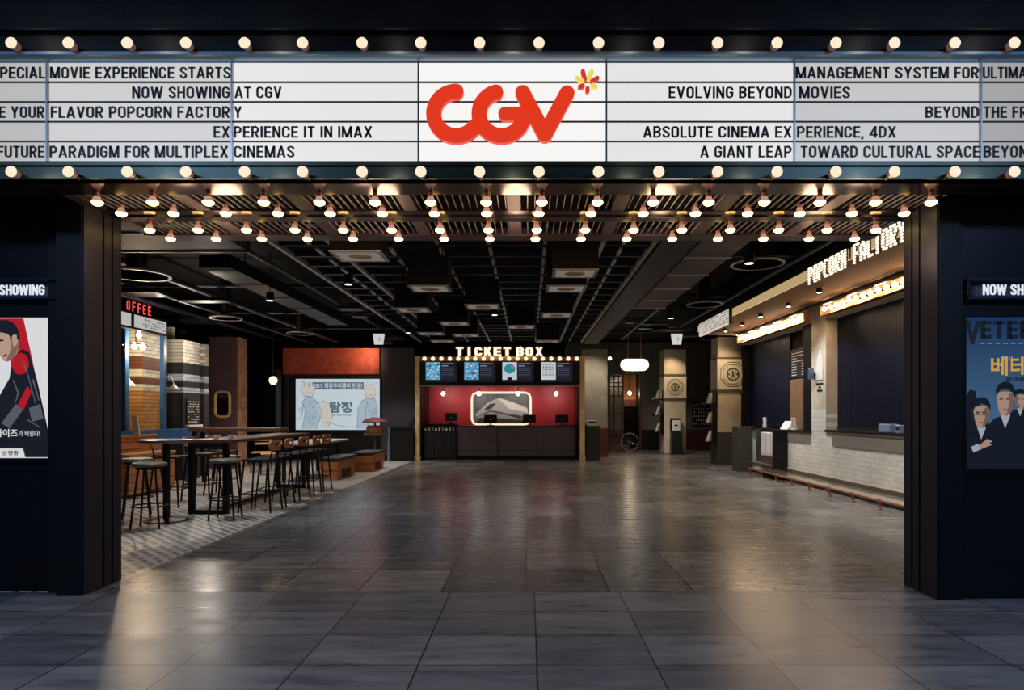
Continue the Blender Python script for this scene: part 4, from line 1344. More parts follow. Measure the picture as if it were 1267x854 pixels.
def emblem_pillar(name, x0, x1, D, dep, zbands, zcol, ztop, cx, cz, r, label):
    b = MB()
    (b1a, b1b), (b2a, b2b), (b3a, b3b) = zbands
    b.use(M_plaster).box(x0, x1, D, D + dep, zcol, ztop)
    b.use(mat('stone_band', C(84, 74, 62), .6, var=.2)).box(x0 - .03, x1 + .03, D - .03, D + dep + .03, b1a, b1b).box(x0 - .03, x1 + .03, D - .03, D + dep + .03, b2a, b2b)
    b.use(mat('pale_stone', C(210, 200, 180), .75, var=.12, scale=4)).box(x0 - .012, x1 + .012, D - .012, D + dep + .012, b1b, b2a) if b1b < b2a else None
    b.use(mat('olive_base', C(58, 56, 46), .6, var=.2, scale=4)).box(x0 - .01, x1 + .01, D - .012, D + dep + .012, 0, zcol)
    struct(b, name)
    t = thing('emblem_plaque', (cx, D - .02, cz - r), label, 'emblem', 'emblems on the pillars')
    oc = lambda q: [(cx + q * math.cos(PI / 8 + k * PI / 4), cz + q * math.sin(PI / 8 + k * PI / 4)) for k in range(8)]
    for q, w in ((r, .010), (r * .8, .007)):
        MB().tube([(p[0], D - .02, p[1]) for p in oc(q)], w, 6, True).build('octagon_rim', mat('taupe_moulding', C(120, 106, 88), .6), t)
    MB().tube([(cx + r * .46 * math.cos(k * PI / 12), D - .024, cz + r * .46 * math.sin(k * PI / 12)) for k in range(24)], .012, 6, True).build('ring', M_ink, t)
    q = MB()
    for a in (62, 118):
        a = math.radians(a)
        q.cyl((cx - r * .44 * math.cos(a), D - .024, cz - r * .44 * math.sin(a)), (cx + r * .44 * math.cos(a), D - .024, cz + r * .44 * math.sin(a)), .009, n=6)
    q.cyl((cx, D - .024, cz - r * .48), (cx, D - .024, cz + r * .48), .008, n=6)
    for s_ in (-1, 1):
        q.tube([(cx + s_ * r * .46, D - .024, cz - r * .1), (cx + s_ * r * .2, D - .024, cz), (cx + s_ * r * .46, D - .024, cz + r * .1)], .01, 6)
    q.build('spokes', M_ink, t)


D = 21.6
emblem_pillar('pillar', wx(822, D), wx(848.6, D), D, .75, ((wz(495.5, D), wz(492.5, D)), (wz(465.5, D), wz(463, D)), (0, 0)), .02, 3.5, wx(835.3, D), wz(479, D), .28,
              'round motif in an octagon on the farther pale pillar')
D = 16.95
emblem_pillar('pillar_near', wx(888, D), wx(917, D), D, .6, ((wz(486, D), wz(482, D)), (wz(444, D), wz(442, D)), (0, 0)), wz(535, D), 3.36, wx(906.5, D), wz(463, D), .34,
              'round motif in an octagon on the nearer pillar beside the popcorn counter')
for (x, y, z, e) in ((wx(835, 21), 20.9, 3.4, 60), (wx(898, 16.5), 16.2, 3.3, 45)):
    lamp('pillar_light', 'SPOT', (x, y, z), e, WARM, .05, (math.radians(32), 0, 0), 1.6, .9)


def leaflet(x, y, z, rz, tilt, h, m, label, group):
    q = MB()
    M4 = Matrix.Translation((x, y, z)) @ Matrix.Rotation(rz, 4, 'Z') @ Matrix.Rotation(tilt, 4, 'Y')
    vs = [M4 @ Vector(v) for v in ((-.008, -.075, 0), (.008, -.075, 0), (.008, .075, 0), (-.008, .075, 0), (-.006, -.075, h), (.006, -.07, h), (.006, .075, h), (-.006, .075, h))]
    q.add(vs, [(0, 3, 2, 1), (4, 5, 6, 7), (0, 1, 5, 4), (1, 2, 6, 5), (2, 3, 7, 6), (3, 0, 4, 7)])
    tag(q.build('leaflet', m), label, 'leaflet', group)


def rack(x, y, zs, lab, which):
    """leaflet rack on the left side of a pillar"""
    t = thing('leaflet_rack', (x, y, zs[-1] - .1), lab, 'rack', 'leaflet racks on the pillars')
    MB().box(x - .012, x - .001, y - .25, y + .25, zs[-1] - .1, zs[0] + .3).build('back_plate', M_black, t)
    for k, z in enumerate(zs):
        MB().box(x - .3, x - .013, y - .25, y + .25, z - .02, z).build('shelf', M_black, t)
        MB().box(x - .3, x - .285, y - .25, y + .25, z + .001, z + .05).build('shelf_lip', M_black, t)
    for k, z in enumerate(zs):
        for j in range(4):
            xx, yy_ = x - .24 + .055 * j, y - .16 + .09 * j
            lab_ = f'white leaflet {ORD[j]} from the front on the {["top", "middle", "bottom"][k]} shelf of the {which} rack'
            leaflet(xx, yy_, z + .002, .1, .3 - .08 * j, .27 + .02 * (j % 2), [M_paper, mat('grey_paper', C(150, 146, 140), .7)][(j + k) % 2 == 1 and j > 1], lab_, f'leaflets in the {which} rack')


rack(wx(888, 16.95) - .012, 17.2, (1.62, 1.1, .62), 'three-tier black leaflet rack on the nearer pillar', 'nearer')
rack(wx(822, 21.6) - .012, 21.9, (1.85, 1.3, .75), 'three-tier black leaflet rack on the farther pillar', 'farther')
D = 21.3
t = thing('notice_kiosk', (wx(836.5, D), D, 0), 'slim dark kiosk with a white notice against the farther pillar', 'kiosk')
MB().box(wx(831, D), wx(843, D), D, D + .25, 0, .78).build('body', mat('olive_black', C(26, 27, 25), .45), t, bev=.006)
MB().box(wx(830.5, D), wx(843.5, D), D + .05, D + .2, .78, wz(517.5, D)).build('frame', M_black, t, bev=.006)
MB().box(wx(832, D), wx(842, D), D + .042, D + .05, wz(533, D), wz(520, D)).build('notice', M_paper, t)
MB().box(wx(835, D), wx(839, D), D + .036, D + .042, wz(527.5, D), wz(525.5, D)).build('notice_mark', M_ink, t)

# ------------------------------------------------------------------ popcorn counter (right)
XC = 5.2
M_tilew = tiles('cream_wall_tile', C(222, 218, 206), C(208, 203, 190), C(176, 170, 158), .2, .075, msize=.004, offset=.5, rough=.4, vein=.1, vscale=(2, 2, 2), axes='YZ', bump=.5)
M_ledge = mat('black_ledge', C(24, 24, 26), .3)
M_strip = mat('taupe_strip', C(120, 112, 98), .7, var=.1)
b = MB()
b.use(M_tilew).box(XC, XC + .3, 5.1, 15.0, 0, 1.03)                  # tiled counter wall
b.use(M_tilew).box(XC - .004, XC + .3, 11.3, 11.87, 1.03, 1.42)
b.use(M_plaster).box(XC - .004, XC + .3, 11.3, 11.87, 1.42, 3.3)      # column between the openings
b.use(M_plaster).box(XC, XC + .3, 5.1, 15.8, 3.02, 3.3)
b.use(M_plaster).box(XC, XC + .3, 5.1, 7.4, 1.03, 3.02)
b.use(M_strip).box(XC - .012, XC, 11.9, 14.95, .80, 1.0).box(XC - .012, XC, 5.1, 11.05, .80, 1.0)
b.use(mat('umber_skirting', C(92, 78, 58), .6, var=.15)).box(XC - .015, XC, 5.1, 15.0, .185, .25)
b.use(M_black).box(XC - .008, XC, 5.1, 15.0, 0, .05)
struct(b, 'wall_counter')
struct(MB().box(XC - .03, XC + .45, 7.4, 11.3, 1.031, 1.07).box(XC - .03, XC + .45, 11.87, 15.02, 1.0, 1.031), 'counter_ledge', M_ledge)
struct(MB().box(wx(911.5, 15.06), wx(918, 15.06) + .3, 15.02, 15.4, 0, 1.05), 'counter_pier', mat('olive_base', C(58, 56, 46), .6), bev=.006)
# rolled-down dark shutters in the openings
M_shut = tiles('ribbed_navy_shutter', C(8, 14, 34), C(9, 16, 37), C(3, 4, 10), .075, 6, msize=.012, rough=.45, rvar=.05, vein=.05, axes='YZ', bump=.8, mb=.8, spec=.18)
for (y0, y1, lab) in ((13.35, 15.75, 'ribbed navy shutter closing the farther counter opening'), (7.4, 11.3, 'large navy shutter closing the nearer counter opening')):
    t = thing('roller_shutter', (XC + .25, (y0 + y1) / 2, 1.05), lab, 'shutter', 'shutters of the popcorn counter')
    MB().box(XC + .2, XC + .24, y0, y1, 1.075, 3.02).build('curtain', M_shut, t)
    MB().box(XC + .19, XC + .25, y0, y1, 1.071, 1.075 + .04).build('bottom_bar', M_ledge, t)
struct(MB().box(XC + .05, XC + .2, 15.75, 15.85, 1.0, 3.02).box(XC + .02, XC + .3, 11.871, 12.28, 1.031, 3.02).box(XC + .24, XC + .26, 12.281, 13.35, 1.031, 3.02), 'trim_2', M_soot)
t = thing('menu_board', (XC + .2, 13.05, 2.05), 'black menu board with white lines inside the farther counter opening', 'menu board')
MB().box(XC + .21, XC + .238, 12.3, 13.34, 2.08, 2.66).build('panel', M_ink, t)
q = MB()
for k in range(9):
    z = 2.58 - k * .055
    q.box(XC + .204, XC + .21, 12.62 if k in (0, 1, 3) else 13.05, 13.28, z - .014, z)
    if k > 3:
        q.box(XC + .204, XC + .21, 12.6, 12.8, z - .014, z)
q.build('lettering', M_paper, t)
struct(MB().box(XC + .2, XC + .238, 12.3, 13.34, 1.04, 2.05), 'trim_3', mat('tan_wood_panel', C(120, 88, 58), .6, var=.25, scale=4, stretch=(8, 8, 1)))
# canopy above the counter
XF = 3.98
M_soff = tiles('gold_soffit', C(150, 106, 64), C(140, 96, 58), C(84, 58, 36), .06, .06, msize=.012, rough=.85, rvar=.05, spec=.2, vein=.2, vscale=(2, 2, 2), axes='XY', bump=.5)
b = MB().use(M_soff).box(XF + .03, XC + .02, 5.4, 15.2, 3.27, 3.3)
b.use(lit('backlit_fascia', C(226, 194, 140), .62)).box(XF, XF + .03, 5.4, 15.2, 3.265, 3.40)
b.use(M_black).box(XF, XC + .3, 5.4, 15.2, 3.401, 3.9)
b.use(M_woodd).box(XF + .031, XC, 15.2, 15.26, 3.2, 3.4)
struct(b, 'canopy_soffit')
struct(MB().cyl((XC - .25, 5.4, 3.2), (XC - .25, 15.2, 3.2), .035, n=8).box(XC - .2, XC - .12, 5.4, 15.2, 3.23, 3.268), 'trim_4', M_iron)


def trough(y0, y1, n, lab):
    z0, z1 = 3.04, 3.27
    t = thing('bulb_trough', (XC - .1, (y0 + y1) / 2, z0), lab, 'light fitting', 'bulb troughs above the counter openings')
    MB().box(XC - .03, XC - .005, y0, y1, z0, z1).build('back_plate', mat('gold_back', C(196, 150, 90), .35, .5), t)
    MB().box(XC - .14, XC - .03, y0, y1, z0, z0 + .02).box(XC - .14, XC - .03, y0, y1, z1 - .02, z1).box(XC - .14, XC - .03, y0, y0 + .02, z0 + .02, z1 - .02).box(XC - .14, XC - .03, y1 - .02, y1, z0 + .02, z1 - .02).build('tray', mat('gold_tray', C(150, 96, 54), .4, .5), t)
    for k in range(n):
        y = y0 + (y1 - y0) * (k + .5) / n
        s_ = MB().cyl((XC - .03, y, (z0 + z1) / 2), (XC - .06, y, (z0 + z1) / 2), .018, n=10).build('bulb_socket', M_iron, t)
        MB().lathe([(.018, -.06), (.036, -.085), (.04, -.105), (.028, -.13), (.004, -.14)], (XC, y, (z0 + z1) / 2), 'X', 12).build('bulb_glass', L_trough, s_, smooth=True)
    k = int((y1 - y0) / .9) + 1
    for j in range(k):
        y = y0 + (y1 - y0) * (j + .5) / k
        lamp('trough_light', 'POINT', (XC - .22, y, 3.13), 15, (1, .7, .42), .08)


trough(7.2, 11.25, 19, 'glowing gold trough of bare bulbs above the nearer counter opening')
trough(11.9, 15.7, 18, 'glowing gold trough of bare bulbs above the farther counter opening')
# bulb lettering along the fascia
FONT = {'P': ['11110', '10001', '10001', '11110', '10000', '10000', '10000'], 'O': ['01110', '10001', '10001', '10001', '10001', '10001', '01110'], 'C': ['01111', '10000', '10000', '10000', '10000', '10000', '01111'],
        'R': ['11110', '10001', '10001', '11110', '10100', '10010', '10001'], 'N': ['10001', '11001', '10101', '10101', '10011', '10001', '10001'], 'F': ['11111', '10000', '10000', '11110', '10000', '10000', '10000'],
        'A': ['00100', '01010', '10001', '10001', '11111', '10001', '10001'], 'T': ['11111', '00100', '00100', '00100', '00100', '00100', '00100'], 'Y': ['10001', '10001', '01010', '00100', '00100', '00100', '00100']}
t = thing('bulb_letter_sign', (XF - .04, 8.0, 3.13), 'long sign of dotted bulb letters along the front edge of the canopy', 'sign')
L_dot = lit('letter_dot_glow', (1, .86, .66, 1), 1.5)
M_can = mat('letter_brass_can', C(120, 84, 50), .45, .4)
y = 9.12
sp = (9.12 - 6.75) / 15.0
for ch in 'POPCORN FACTORY':
    if ch != ' ':
        rows_ = [''.join('1' if (r_ + '0')[c] == '1' or (c and r_[c - 1] == '1') else '0' for c in range(6)) for r_ in FONT[ch]]
        cw, chh = sp * .82 / 6, .245 / 7
        plate, dots = MB(), MB()
        for r in range(7):
            for c in range(6):
                if rows_[r][c] == '1':
                    yy_, zz = y - (c + .5) * cw, 3.405 - (r + .5) * chh
                    plate.box(XF - .025, XF - .006, yy_ - cw * .5, yy_ + cw * .5, zz - chh * .5, zz + chh * .5)
                    dots.lathe([(.012, 0), (.0148, -.006), (.012, -.016), (.003, -.02)], (XF - .025, yy_, zz), 'X', 8)
        p = plate.build('letter', M_can, t)
        dots.build('bulbs', L_dot, p, smooth=True)
    y -= sp
q = MB()
for yy_ in (9.1, 8.0, 7.0):
    q.box(XF - .006, XF - .001, yy_ - .02, yy_ + .02, 3.27, 3.4)
q.build('bracket', M_iron, t)
# perforated white sign farther along
t = thing('perforated_sign', (XF - .05, 13.8, 3.12), 'pale lit perforated panel sign at the far end of the canopy', 'sign')
y0, y1 = 12.66, 14.9
MB().box(XF - .05, XF - .001, y0, y1, 3.125, 3.41).build('light_box', lit('perforated_panel', (1, .93, .8, 1), .62), t)
q = MB()
random.seed(11)
for k in range(36):
    for r in range(5):
        if random.random() < .72:
            yy_ = y0 + .06 + k * .06
            zz = 3.16 + r * .052
            q.box(XF - .054, XF - .05, yy_, yy_ + .03, zz, zz + .022)
q.build('perforation', mat('taupe_dots', C(140, 120, 92), .7), t)
MB().box(XF - .06, XF, y0 - .03, y0, 3.1, 3.43).build('end_cap', M_iron, t)
# spot heads in the soffit
for k, (yy_, xx) in enumerate(((9.9, 4.45), (11.2, 4.5), (12.4, 4.45), (13.6, 4.5), (14.6, 4.45))):
    t = thing('soffit_spotlight', (xx, yy_, 3.27), f'tiny bright spotlight, {ORD[k]} from the near end under the canopy', 'spotlight', 'spotlights under the canopy')
    MB().lathe([(.035, 0), (.045, .0), (.045, .05), (.03, .07)], (xx, yy_, 3.205), 'Z', 14).build('can', M_iron, t, smooth=True)
    MB().lathe([(.003, 0), (.033, 0), (.033, .006), (.003, .006)], (xx, yy_, 3.202), 'Z', 14).build('lens', L_spot, t)
    o = lamp('soffit_spot', 'SPOT', (xx - .1, yy_, 3.19), 130, WHITE, .04, (0, 0, 0), 1.7, .9)
    aim(o, (XC, yy_, .5))
for yy_ in (7.6, 8.8):
    o = lamp('soffit_spot', 'SPOT', (4.35, yy_, 3.2), 130, WHITE, .04, (0, 0, 0), 1.7, .9)
    aim(o, (XC, yy_, .5))
# foot rail
t = thing('foot_rail', (4.93, 10.8, 0), 'long copper foot rail on short posts along the tiled counter', 'foot rail')
XR = 4.93
MB().cyl((XR, 5.3, .13), (XR, 14.45, .13), .022, n=12).build('tube', M_copper, t, smooth=True)
for k in range(12):
    y = 14.4 - .76 * k
    MB().lathe([(.04, 0), (.04, .012), (.018, .02), (.018, .1), (.03, .105), (.03, .155), (.018, .16)], (XR, y, 0), 'Z', 12).build('post', M_copper, t, smooth=True)
# brochure niche in the counter
t = thing('brochure_niche', (XC - .1, 13.2, .2), 'dark display box with white brochures set into the far counter', 'display box')
y0, y1 = 12.95, 14.55
ya, yb = 12.95, 14.45
MB().box(XC - .3, XC - .016, ya, ya + .05, .27, 1.0).build('side_panel', M_black, t)
MB().box(XC - .12, XC - .016, yb - .05, yb, .27, 1.0).build('side_panel', M_steel, t)
MB().box(XC - .03, XC - .016, ya + .05, yb - .05, .27, 1.0).build('back_panel', M_black, t)
MB().box(XC - .3, XC - .031, ya + .05, yb - .05, .27, .3).build('bottom_shelf', M_steel, t)
MB().box(XC - .2, XC - .031, ya + .05, yb - .5, .3, .46).build('step', M_woodd, t)
for k in range(3):
    y = ya + .2 + k * .3
    q = MB().box(XC - .17, XC - .05, y, y + .24, .461, .95).box(XC - .175, XC - .17, y + .01, y + .23, .5, .94)
    tag(q.build('brochure_holder', M_paper, bev=.004), f'white brochure holder, {ORD[k]} from the near end of the counter niche', 'holder', 'brochure holders in the counter niche')
# things on the counter
t = thing('napkin_holder', (XC + .02, 14.3, 1.031), 'upright pale card holder at the far end of the counter', 'card holder')
MB().box(XC - .02, XC + .1, 14.2, 14.36, 1.032, 1.05).build('base', M_steel, t)
MB().box(XC + .0, XC + .03, 14.21, 14.35, 1.05, 1.27).build('card', M_paper, t, bev=.004)
MB().box(XC + .031, XC + .06, 14.21, 14.35, 1.05, 1.24).build('backing', M_ink, t)
t = thing('tent_card', (XC + .02, 13.1, 1.031), 'tilted white menu card lying on the far counter', 'menu card')
MB().prism([(0, 1.032), (.2, 1.032), (.2, 1.05), (.12, 1.2), (.1, 1.2)], (XC - .01, 13.35, 0), EX, EZ, .4).build('card', M_paper, t)
MB().box(XC + .0, XC + .03, 12.95, 13.36, 1.0315, 1.04).build('foot', M_steel, t)
t = thing('price_frame', (XC + .04, 12.85, 1.031), 'small white framed price card on the far counter', 'frame')
q = MB().box(XC + .03, XC + .05, 12.7, 12.72, 1.033, 1.27).box(XC + .03, XC + .05, 12.86, 12.88, 1.033, 1.27).box(XC + .03, XC + .05, 12.72, 12.86, 1.033, 1.06).box(XC + .03, XC + .05, 12.72, 12.86, 1.25, 1.27)
q.build('frame', M_white, t)
MB().box(XC + .036, XC + .044, 12.72, 12.86, 1.06, 1.25).build('card', mat('grey_paper', C(150, 146, 140), .7), t)
M_till = mat('blue_grey_plastic', C(116, 128, 156), .5)
t = thing('card_terminal', (XC + .06, 9.45, 1.07), 'blue-grey till printer on the nearer counter ledge', 'printer')
MB().box(XC + .0, XC + .14, 9.32, 9.62, 1.071, 1.2).build('body', M_till, t, bev=.012)
MB().box(XC + .01, XC + .12, 9.35, 9.59, 1.2, 1.215).build('lid', M_ink, t, bev=.004)
t = thing('card_reader', (XC + .06, 9.1, 1.07), 'small pale card reader at the near end of the counter ledge', 'card reader')
MB().box(XC + .0, XC + .1, 9.05, 9.17, 1.071, 1.19).build('body', M_till, t, bev=.01)
MB().box(XC - .004, XC, 9.07, 9.15, 1.12, 1.17).build('screen', M_ink, t)
# sign and lamp on the column
t = thing('column_emblem', (XC - .02, 11.6, 1.8), 'pointed white emblem with dark lettering on the column between openings', 'emblem')
pts = [(-.16, 1.95), (.1, 1.95), (.1, 2.2), (.06, 2.38), (-.01, 2.5), (-.09, 2.4), (-.16, 2.2)]
MB().prism(pts, (XC - .006, 11.5, 0), NY, EZ, .014).build('shield', M_paper, t, bev=.003)
q = MB()
for k, (w, z) in enumerate(((.26, 1.87), (.08, 1.81), (.2, 1.75))):
    q.box(XC - .014, XC - .005, 11.5 - w / 2 + .03, 11.5 + w / 2 + .03, z, z + .028)
q.build('lettering', M_ink, t)
t = thing('wall_lamp', (XC - .06, 11.72, 2.0), 'small dark blue-glass wall lamp on the cream column', 'wall lamp')
MB().cyl((XC - .005, 11.74, 2.05), (XC - .07, 11.74, 2.05), .05, n=14).build('mount', M_black, t)
MB().lathe([(.05, -.08), (.055, 0), (.05, .1), (.03, .13)], (XC - .09, 11.7, 2.05), 'Z', 14).build('glass', mat('blue_glass', C(66, 80, 100), .15), t, smooth=True)

# ------------------------------------------------------------------ coffee corner (left)
XK = -6.7
M_pl = planks('counter_planks', C(190, 116, 62), C(160, 94, 50), 'YZ')
t = thing('coffee_counter', (XK - .3, 10.6, 0), 'orange-brown plank-faced coffee counter below the blue window frames', 'counter')
MB().box(XK - .5, XK, 8.6, 11.6, .08, .95).build('body', M_pl, t)
MB().box(XK - .52, XK + .03, 8.58, 11.62, .951, .99).build('counter_top', mat('pale_wood_top', C(178, 124, 78), .4, var=.25, scale=4, stretch=(8, 1, 1)), t, bev=.006)
MB().box(XK - .45, XK - .03, 8.65, 11.56, 0, .08).build('plinth', M_black, t)
t = thing('wooden_crate', (XK + .22, 11.3, 0), 'stepped wooden crate seat in front of the coffee counter', 'crate')
MB().box(XK + .04, XK + .4, 10.2, 11.5, .06, .66).build('body', M_pl, t)
MB().box(XK + .03, XK + .42, 10.18, 11.52, .661, .7).build('seat', mat('pale_wood_top', C(178, 124, 78), .4), t, bev=.005)
for (xx, yy_) in ((.08, 10.24), (.34, 10.24), (.08, 11.44), (.34, 11.44)):
    MB().box(XK + xx, XK + xx + .03, yy_, yy_ + .03, 0, .06).build('leg', M_black, t)
# striped brick piers
tan, wht, brn = C(196, 142, 84), C(206, 200, 186), C(104, 58, 30)
dk = C(40, 38, 46)
ed = [1.77, 1.88, 2.01, 2.15, 2.376]
st1 = stripes('striped_tan_brick', ed, [tan, wht, brn, wht, brn, wht])
st1b = stripes('striped_shadow_brick', ed, [C(74, 46, 30), wht, brn, wht, brn, wht], axes='XZ')  # shaded copy of the tan brick: shade put into the base colour
st2 = stripes('striped_dark_brick', [z + .0 for z in ed], [dk, C(176, 190, 206), dk, C(176, 190, 206), dk, wht])
b = MB().use(st1).box(-7.6, -7.0, 11.7, 12.36, 0, 2.85)
struct(b, 'pier_striped', None)
struct(MB().use(st2).box(-7.6, -7.0, 13.1, 13.76, 0, 2.85), 'pier_dark')
struct(MB().use(st2).box(-7.6, -7.0, 13.97, 14.14, 0, 2.85), 'pier_narrow')
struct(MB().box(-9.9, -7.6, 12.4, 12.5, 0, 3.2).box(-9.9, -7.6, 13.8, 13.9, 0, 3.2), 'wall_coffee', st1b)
t = thing('chalk_menu', (-6.98, 13.43, 1.1), 'dark chalk menu with white writing on the second striped pier', 'menu board')
MB().box(-6.995, -6.975, 13.2, 13.72, 1.12, 1.66).build('panel', M_ink, t)
q = MB()
random.seed(4)
for r in range(9):
    for k in range(7):
        if random.random() < .6:
            q.box(-6.975, -6.97, 13.24 + k * .065, 13.28 + k * .065, 1.17 + r * .052, 1.19 + r * .052)
q.build('lettering', M_paper, t)
MB().box(-6.995, -6.92, 13.18, 13.74, 1.08, 1.12).build('tray', M_white, t)
# blue window frames on the counter line
b = MB()
for y in (9.7, 10.86, 12.0):
    b.box(XK - .12, XK - .04, y - .05, y + .05, .99, 2.8)
b.box(XK - .14, XK - .02, 9.0, 12.9, .992, 1.06).box(XK - .12, XK - .04, 9.0, 12.05, 2.8, 2.88)
b.box(XK - .14, XK - .02, 11.64, 12.9, .85, .992)
struct(b, 'window_2', M_bluepaint, bev=.006)
struct(MB().box(XK - .12, XK - .02, 12.84, 12.92, 0, .85).box(XK - .12, XK - .02, 11.66, 11.74, 0, .85), 'window_sill', M_bluepaint)
# coffee sign
t = thing('coffee_sign', (-6.5, 10.9, 2.78), 'white light-box sign with red neon coffee letters on top', 'sign')
XS = -6.5
MB().box(XS - .12, XS - .004, 9.2, 11.62, 2.74, 3.02).box(XS - .004, XS + .01, 9.2, 11.62, 2.74, 2.775).box(XS - .004, XS + .01, 9.2, 11.62, 2.99, 3.02).box(XS - .004, XS + .01, 10.58, 10.64, 2.775, 2.99).build('housing', M_iron, t)
for (a, c) in ((9.25, 10.57), (10.65, 11.6)):
    p = MB().box(XS - .003, XS + .002, a, c, 2.78, 2.985).build('light_panel', lit('coffee_panel', (.93, .94, .9, 1), .5), t)
    if a > 10:
        q = MB()
        random.seed(2)
        for r in range(4):
            for k in range(20):
                if random.random() < .7:
                    q.box(XS + .002, XS + .004, a + .25 + k * .034, a + .268 + k * .034, 2.81 + r * .04, 2.83 + r * .04)
        q.build('lettering', mat('grey_dots', C(120, 120, 116), .7), p)
L_neon = lit('red_neon', (1, .07, .06, 1), 1.2)
for k, ch in enumerate('COFFEE'):
    y = 10.31 + k * .147 - (.09 if k == 0 else 0)
    MB().sign(ch, (XS, y, 3.03), EY, EZ, .078, .16, .006, 'l', .11).build('letter', L_neon, t)
lamp('coffee_sign_light', 'AREA', (-6.2, 10.9, 2.85), 7, (1, .9, .75), (1.6, .2), (0, -PI / 2, 0))
lamp('coffee_corner_light', 'POINT', (-6.6, 11.0, 2.45), 60, WARM, .08)
lamp('coffee_corner_light', 'POINT', (-6.4, 12.9, 2.6), 45, NEUT, .08)
# cluster lamp
t = thing('cluster_lamp', (wx(165, 10.9), 10.9, 2.4), 'hanging cluster of four bright bare bulbs below the coffee sign', 'lamp')
MB().tube([(wx(150, 10.9), 10.9, 2.56), (wx(182, 10.9), 10.9, 2.5)], .012, 8).cyl((wx(168, 10.9), 10.9, 2.53), (wx(168, 10.9), 10.9, 2.739), .008, n=6).build('bar', M_iron, t)
for (x, y) in ((154, 427), (166, 429), (177, 430), (172, 415)):
    X, Z = wx(x, 10.85), wz(y, 10.85)
    MB().lathe([(.004, -.045), (.03, -.035), (.042, 0), (.03, .035), (.015, .05), (.012, .08)], (X, 10.85, Z), 'Z', 12).build('bulb_glass', lit('cluster_glow', (1, .8, .55, 1), 10), t, smooth=True)
# gooseneck lamps
for (x, D, lab) in ((158, 11.0, 'white gooseneck wall lamp on the first blue post'), (213, 12.5, 'white gooseneck wall lamp before the second striped pier')):
    X = wx(x, D)
    t = thing('gooseneck_lamp', (X, D, 1.7), lab, 'wall lamp', 'gooseneck lamps of the coffee corner')
    MB().tube([(X - .1, D, 2.06), (X - .04, D, 2.08), (X, D, 2.02), (X + .03, D, 1.92)], .012, 8).build('arm', M_white, t, smooth=True)
    MB().lathe([(.09, 0), (.085, .02), (.04, .08), (.015, .1)], (X + .03, D, 1.82), 'Z', 16).build('shade', M_white, t, smooth=True)
    MB().box(X - .14, X - .1, D - .04, D + .04, 1.98, 2.12).build('wall_plate', M_black, t)
# leaning menu card on the counter
t = thing('menu_card', (-6.45, 10.9, .99), 'white menu card leaning on the coffee counter', 'menu card')
X = wx(170, 11.0)
MB().prism([(-.05, .992), (.05, .992), (0, 1.32), (-.1, 1.32)], (X, 11.0, 0), EX, EZ, .02).build('card', M_paper, t)
MB().box(X - .06, X + .06, 11.0, 11.06, .991, 1.0).build('foot', M_iron, t)
# purple pillar with mirror
D = 16.0
M_plum = mat('plum_plaster', C(84, 62, 68), .8, var=.2, scale=3, bump=.15)
struct(MB().use(M_plum).box(wx(258, D), wx(294, D), D, D + .52, 0, 3.25).use(mat('lit_rough_concrete', C(186, 138, 104), .85, var=.35, scale=5, bump=.4)).box(wx(294, D), wx(294, D) + .01, D, D + .52, 0, 3.25), 'pillar_plum')  # paler side face: light falling on the pillar put into its colour
lamp('pillar_side_light', 'SPOT', (-6.4, 16.3, 3.2), 40, WARM, .05, (0, math.radians(-25), 0), 1.6, .8)
t = thing('wall_mirror', (wx(275, D), D, wz(517, D)), 'octagonal mirror with a wooden bulb frame on the plum pillar', 'mirror')
pp = cut(wx(267, D), wx(285, D), wz(516, D), wz(485, D), .1)
MB().tube([(p[0], D - .03, p[1]) for p in pp], .035, 8, True).build('frame', M_brass, t, smooth=True)
MB().prism(pp, (0, D - .002, 0), EX, EZ, .02).build('glass', mat('mirror_glass', C(190, 190, 196), .08, 1), t)
# pendant globe at the far left
D = 15.2
X, Z = wx(338, D), wz(471, D)
t = thing('pendant_globe', (X, D, Z - .1), 'warm glowing globe pendant in the dark left of the video wall', 'pendant lamp')
MB().lathe([(.004, -.1), (.05, -.09), (.09, -.03), (.095, .02), (.07, .08), (.03, .1)], (X, D, Z), 'Z', 18).build('globe', lit('globe_glow', (1, .84, .58, 1), 1.3), t, smooth=True)
MB().cyl((X, D, Z + .1), (X, D, 4.0), .008, n=6).build('cord', M_black, t)
lamp('pendant_light', 'POINT', (X + .0, D - .2, Z - .1), 8, WARM, .1)
# dark shelving behind the pendant
t = thing('shelf_unit', (wx(328, 18.3), 18.3, 0), 'dark open shelf unit beside the video wall', 'shelves')
xa, xb = wx(308, 18.3), wx(345, 18.3)
MB().box(xa, xa + .04, 18.1, 18.5, 0, 2.6).build('side_panel', M_black, t)
MB().box(xb - .04, xb, 18.1, 18.5, 0, 2.6).build('side_panel', M_black, t)
MB().box(xa + .041, xb - .041, 18.46, 18.5, 0, 2.6).build('back_panel', M_soot, t)
for z in (.1, .75, 1.4, 2.0, 2.56):
    MB().box(xa + .041, xb - .041, 18.1, 18.459, z, z + .03).build('shelf', M_black, t)

# ------------------------------------------------------------------ furniture


def leg_pair(q, p0, p1, r):
    q.cyl(p0, p1, r, r * .85, n=8)


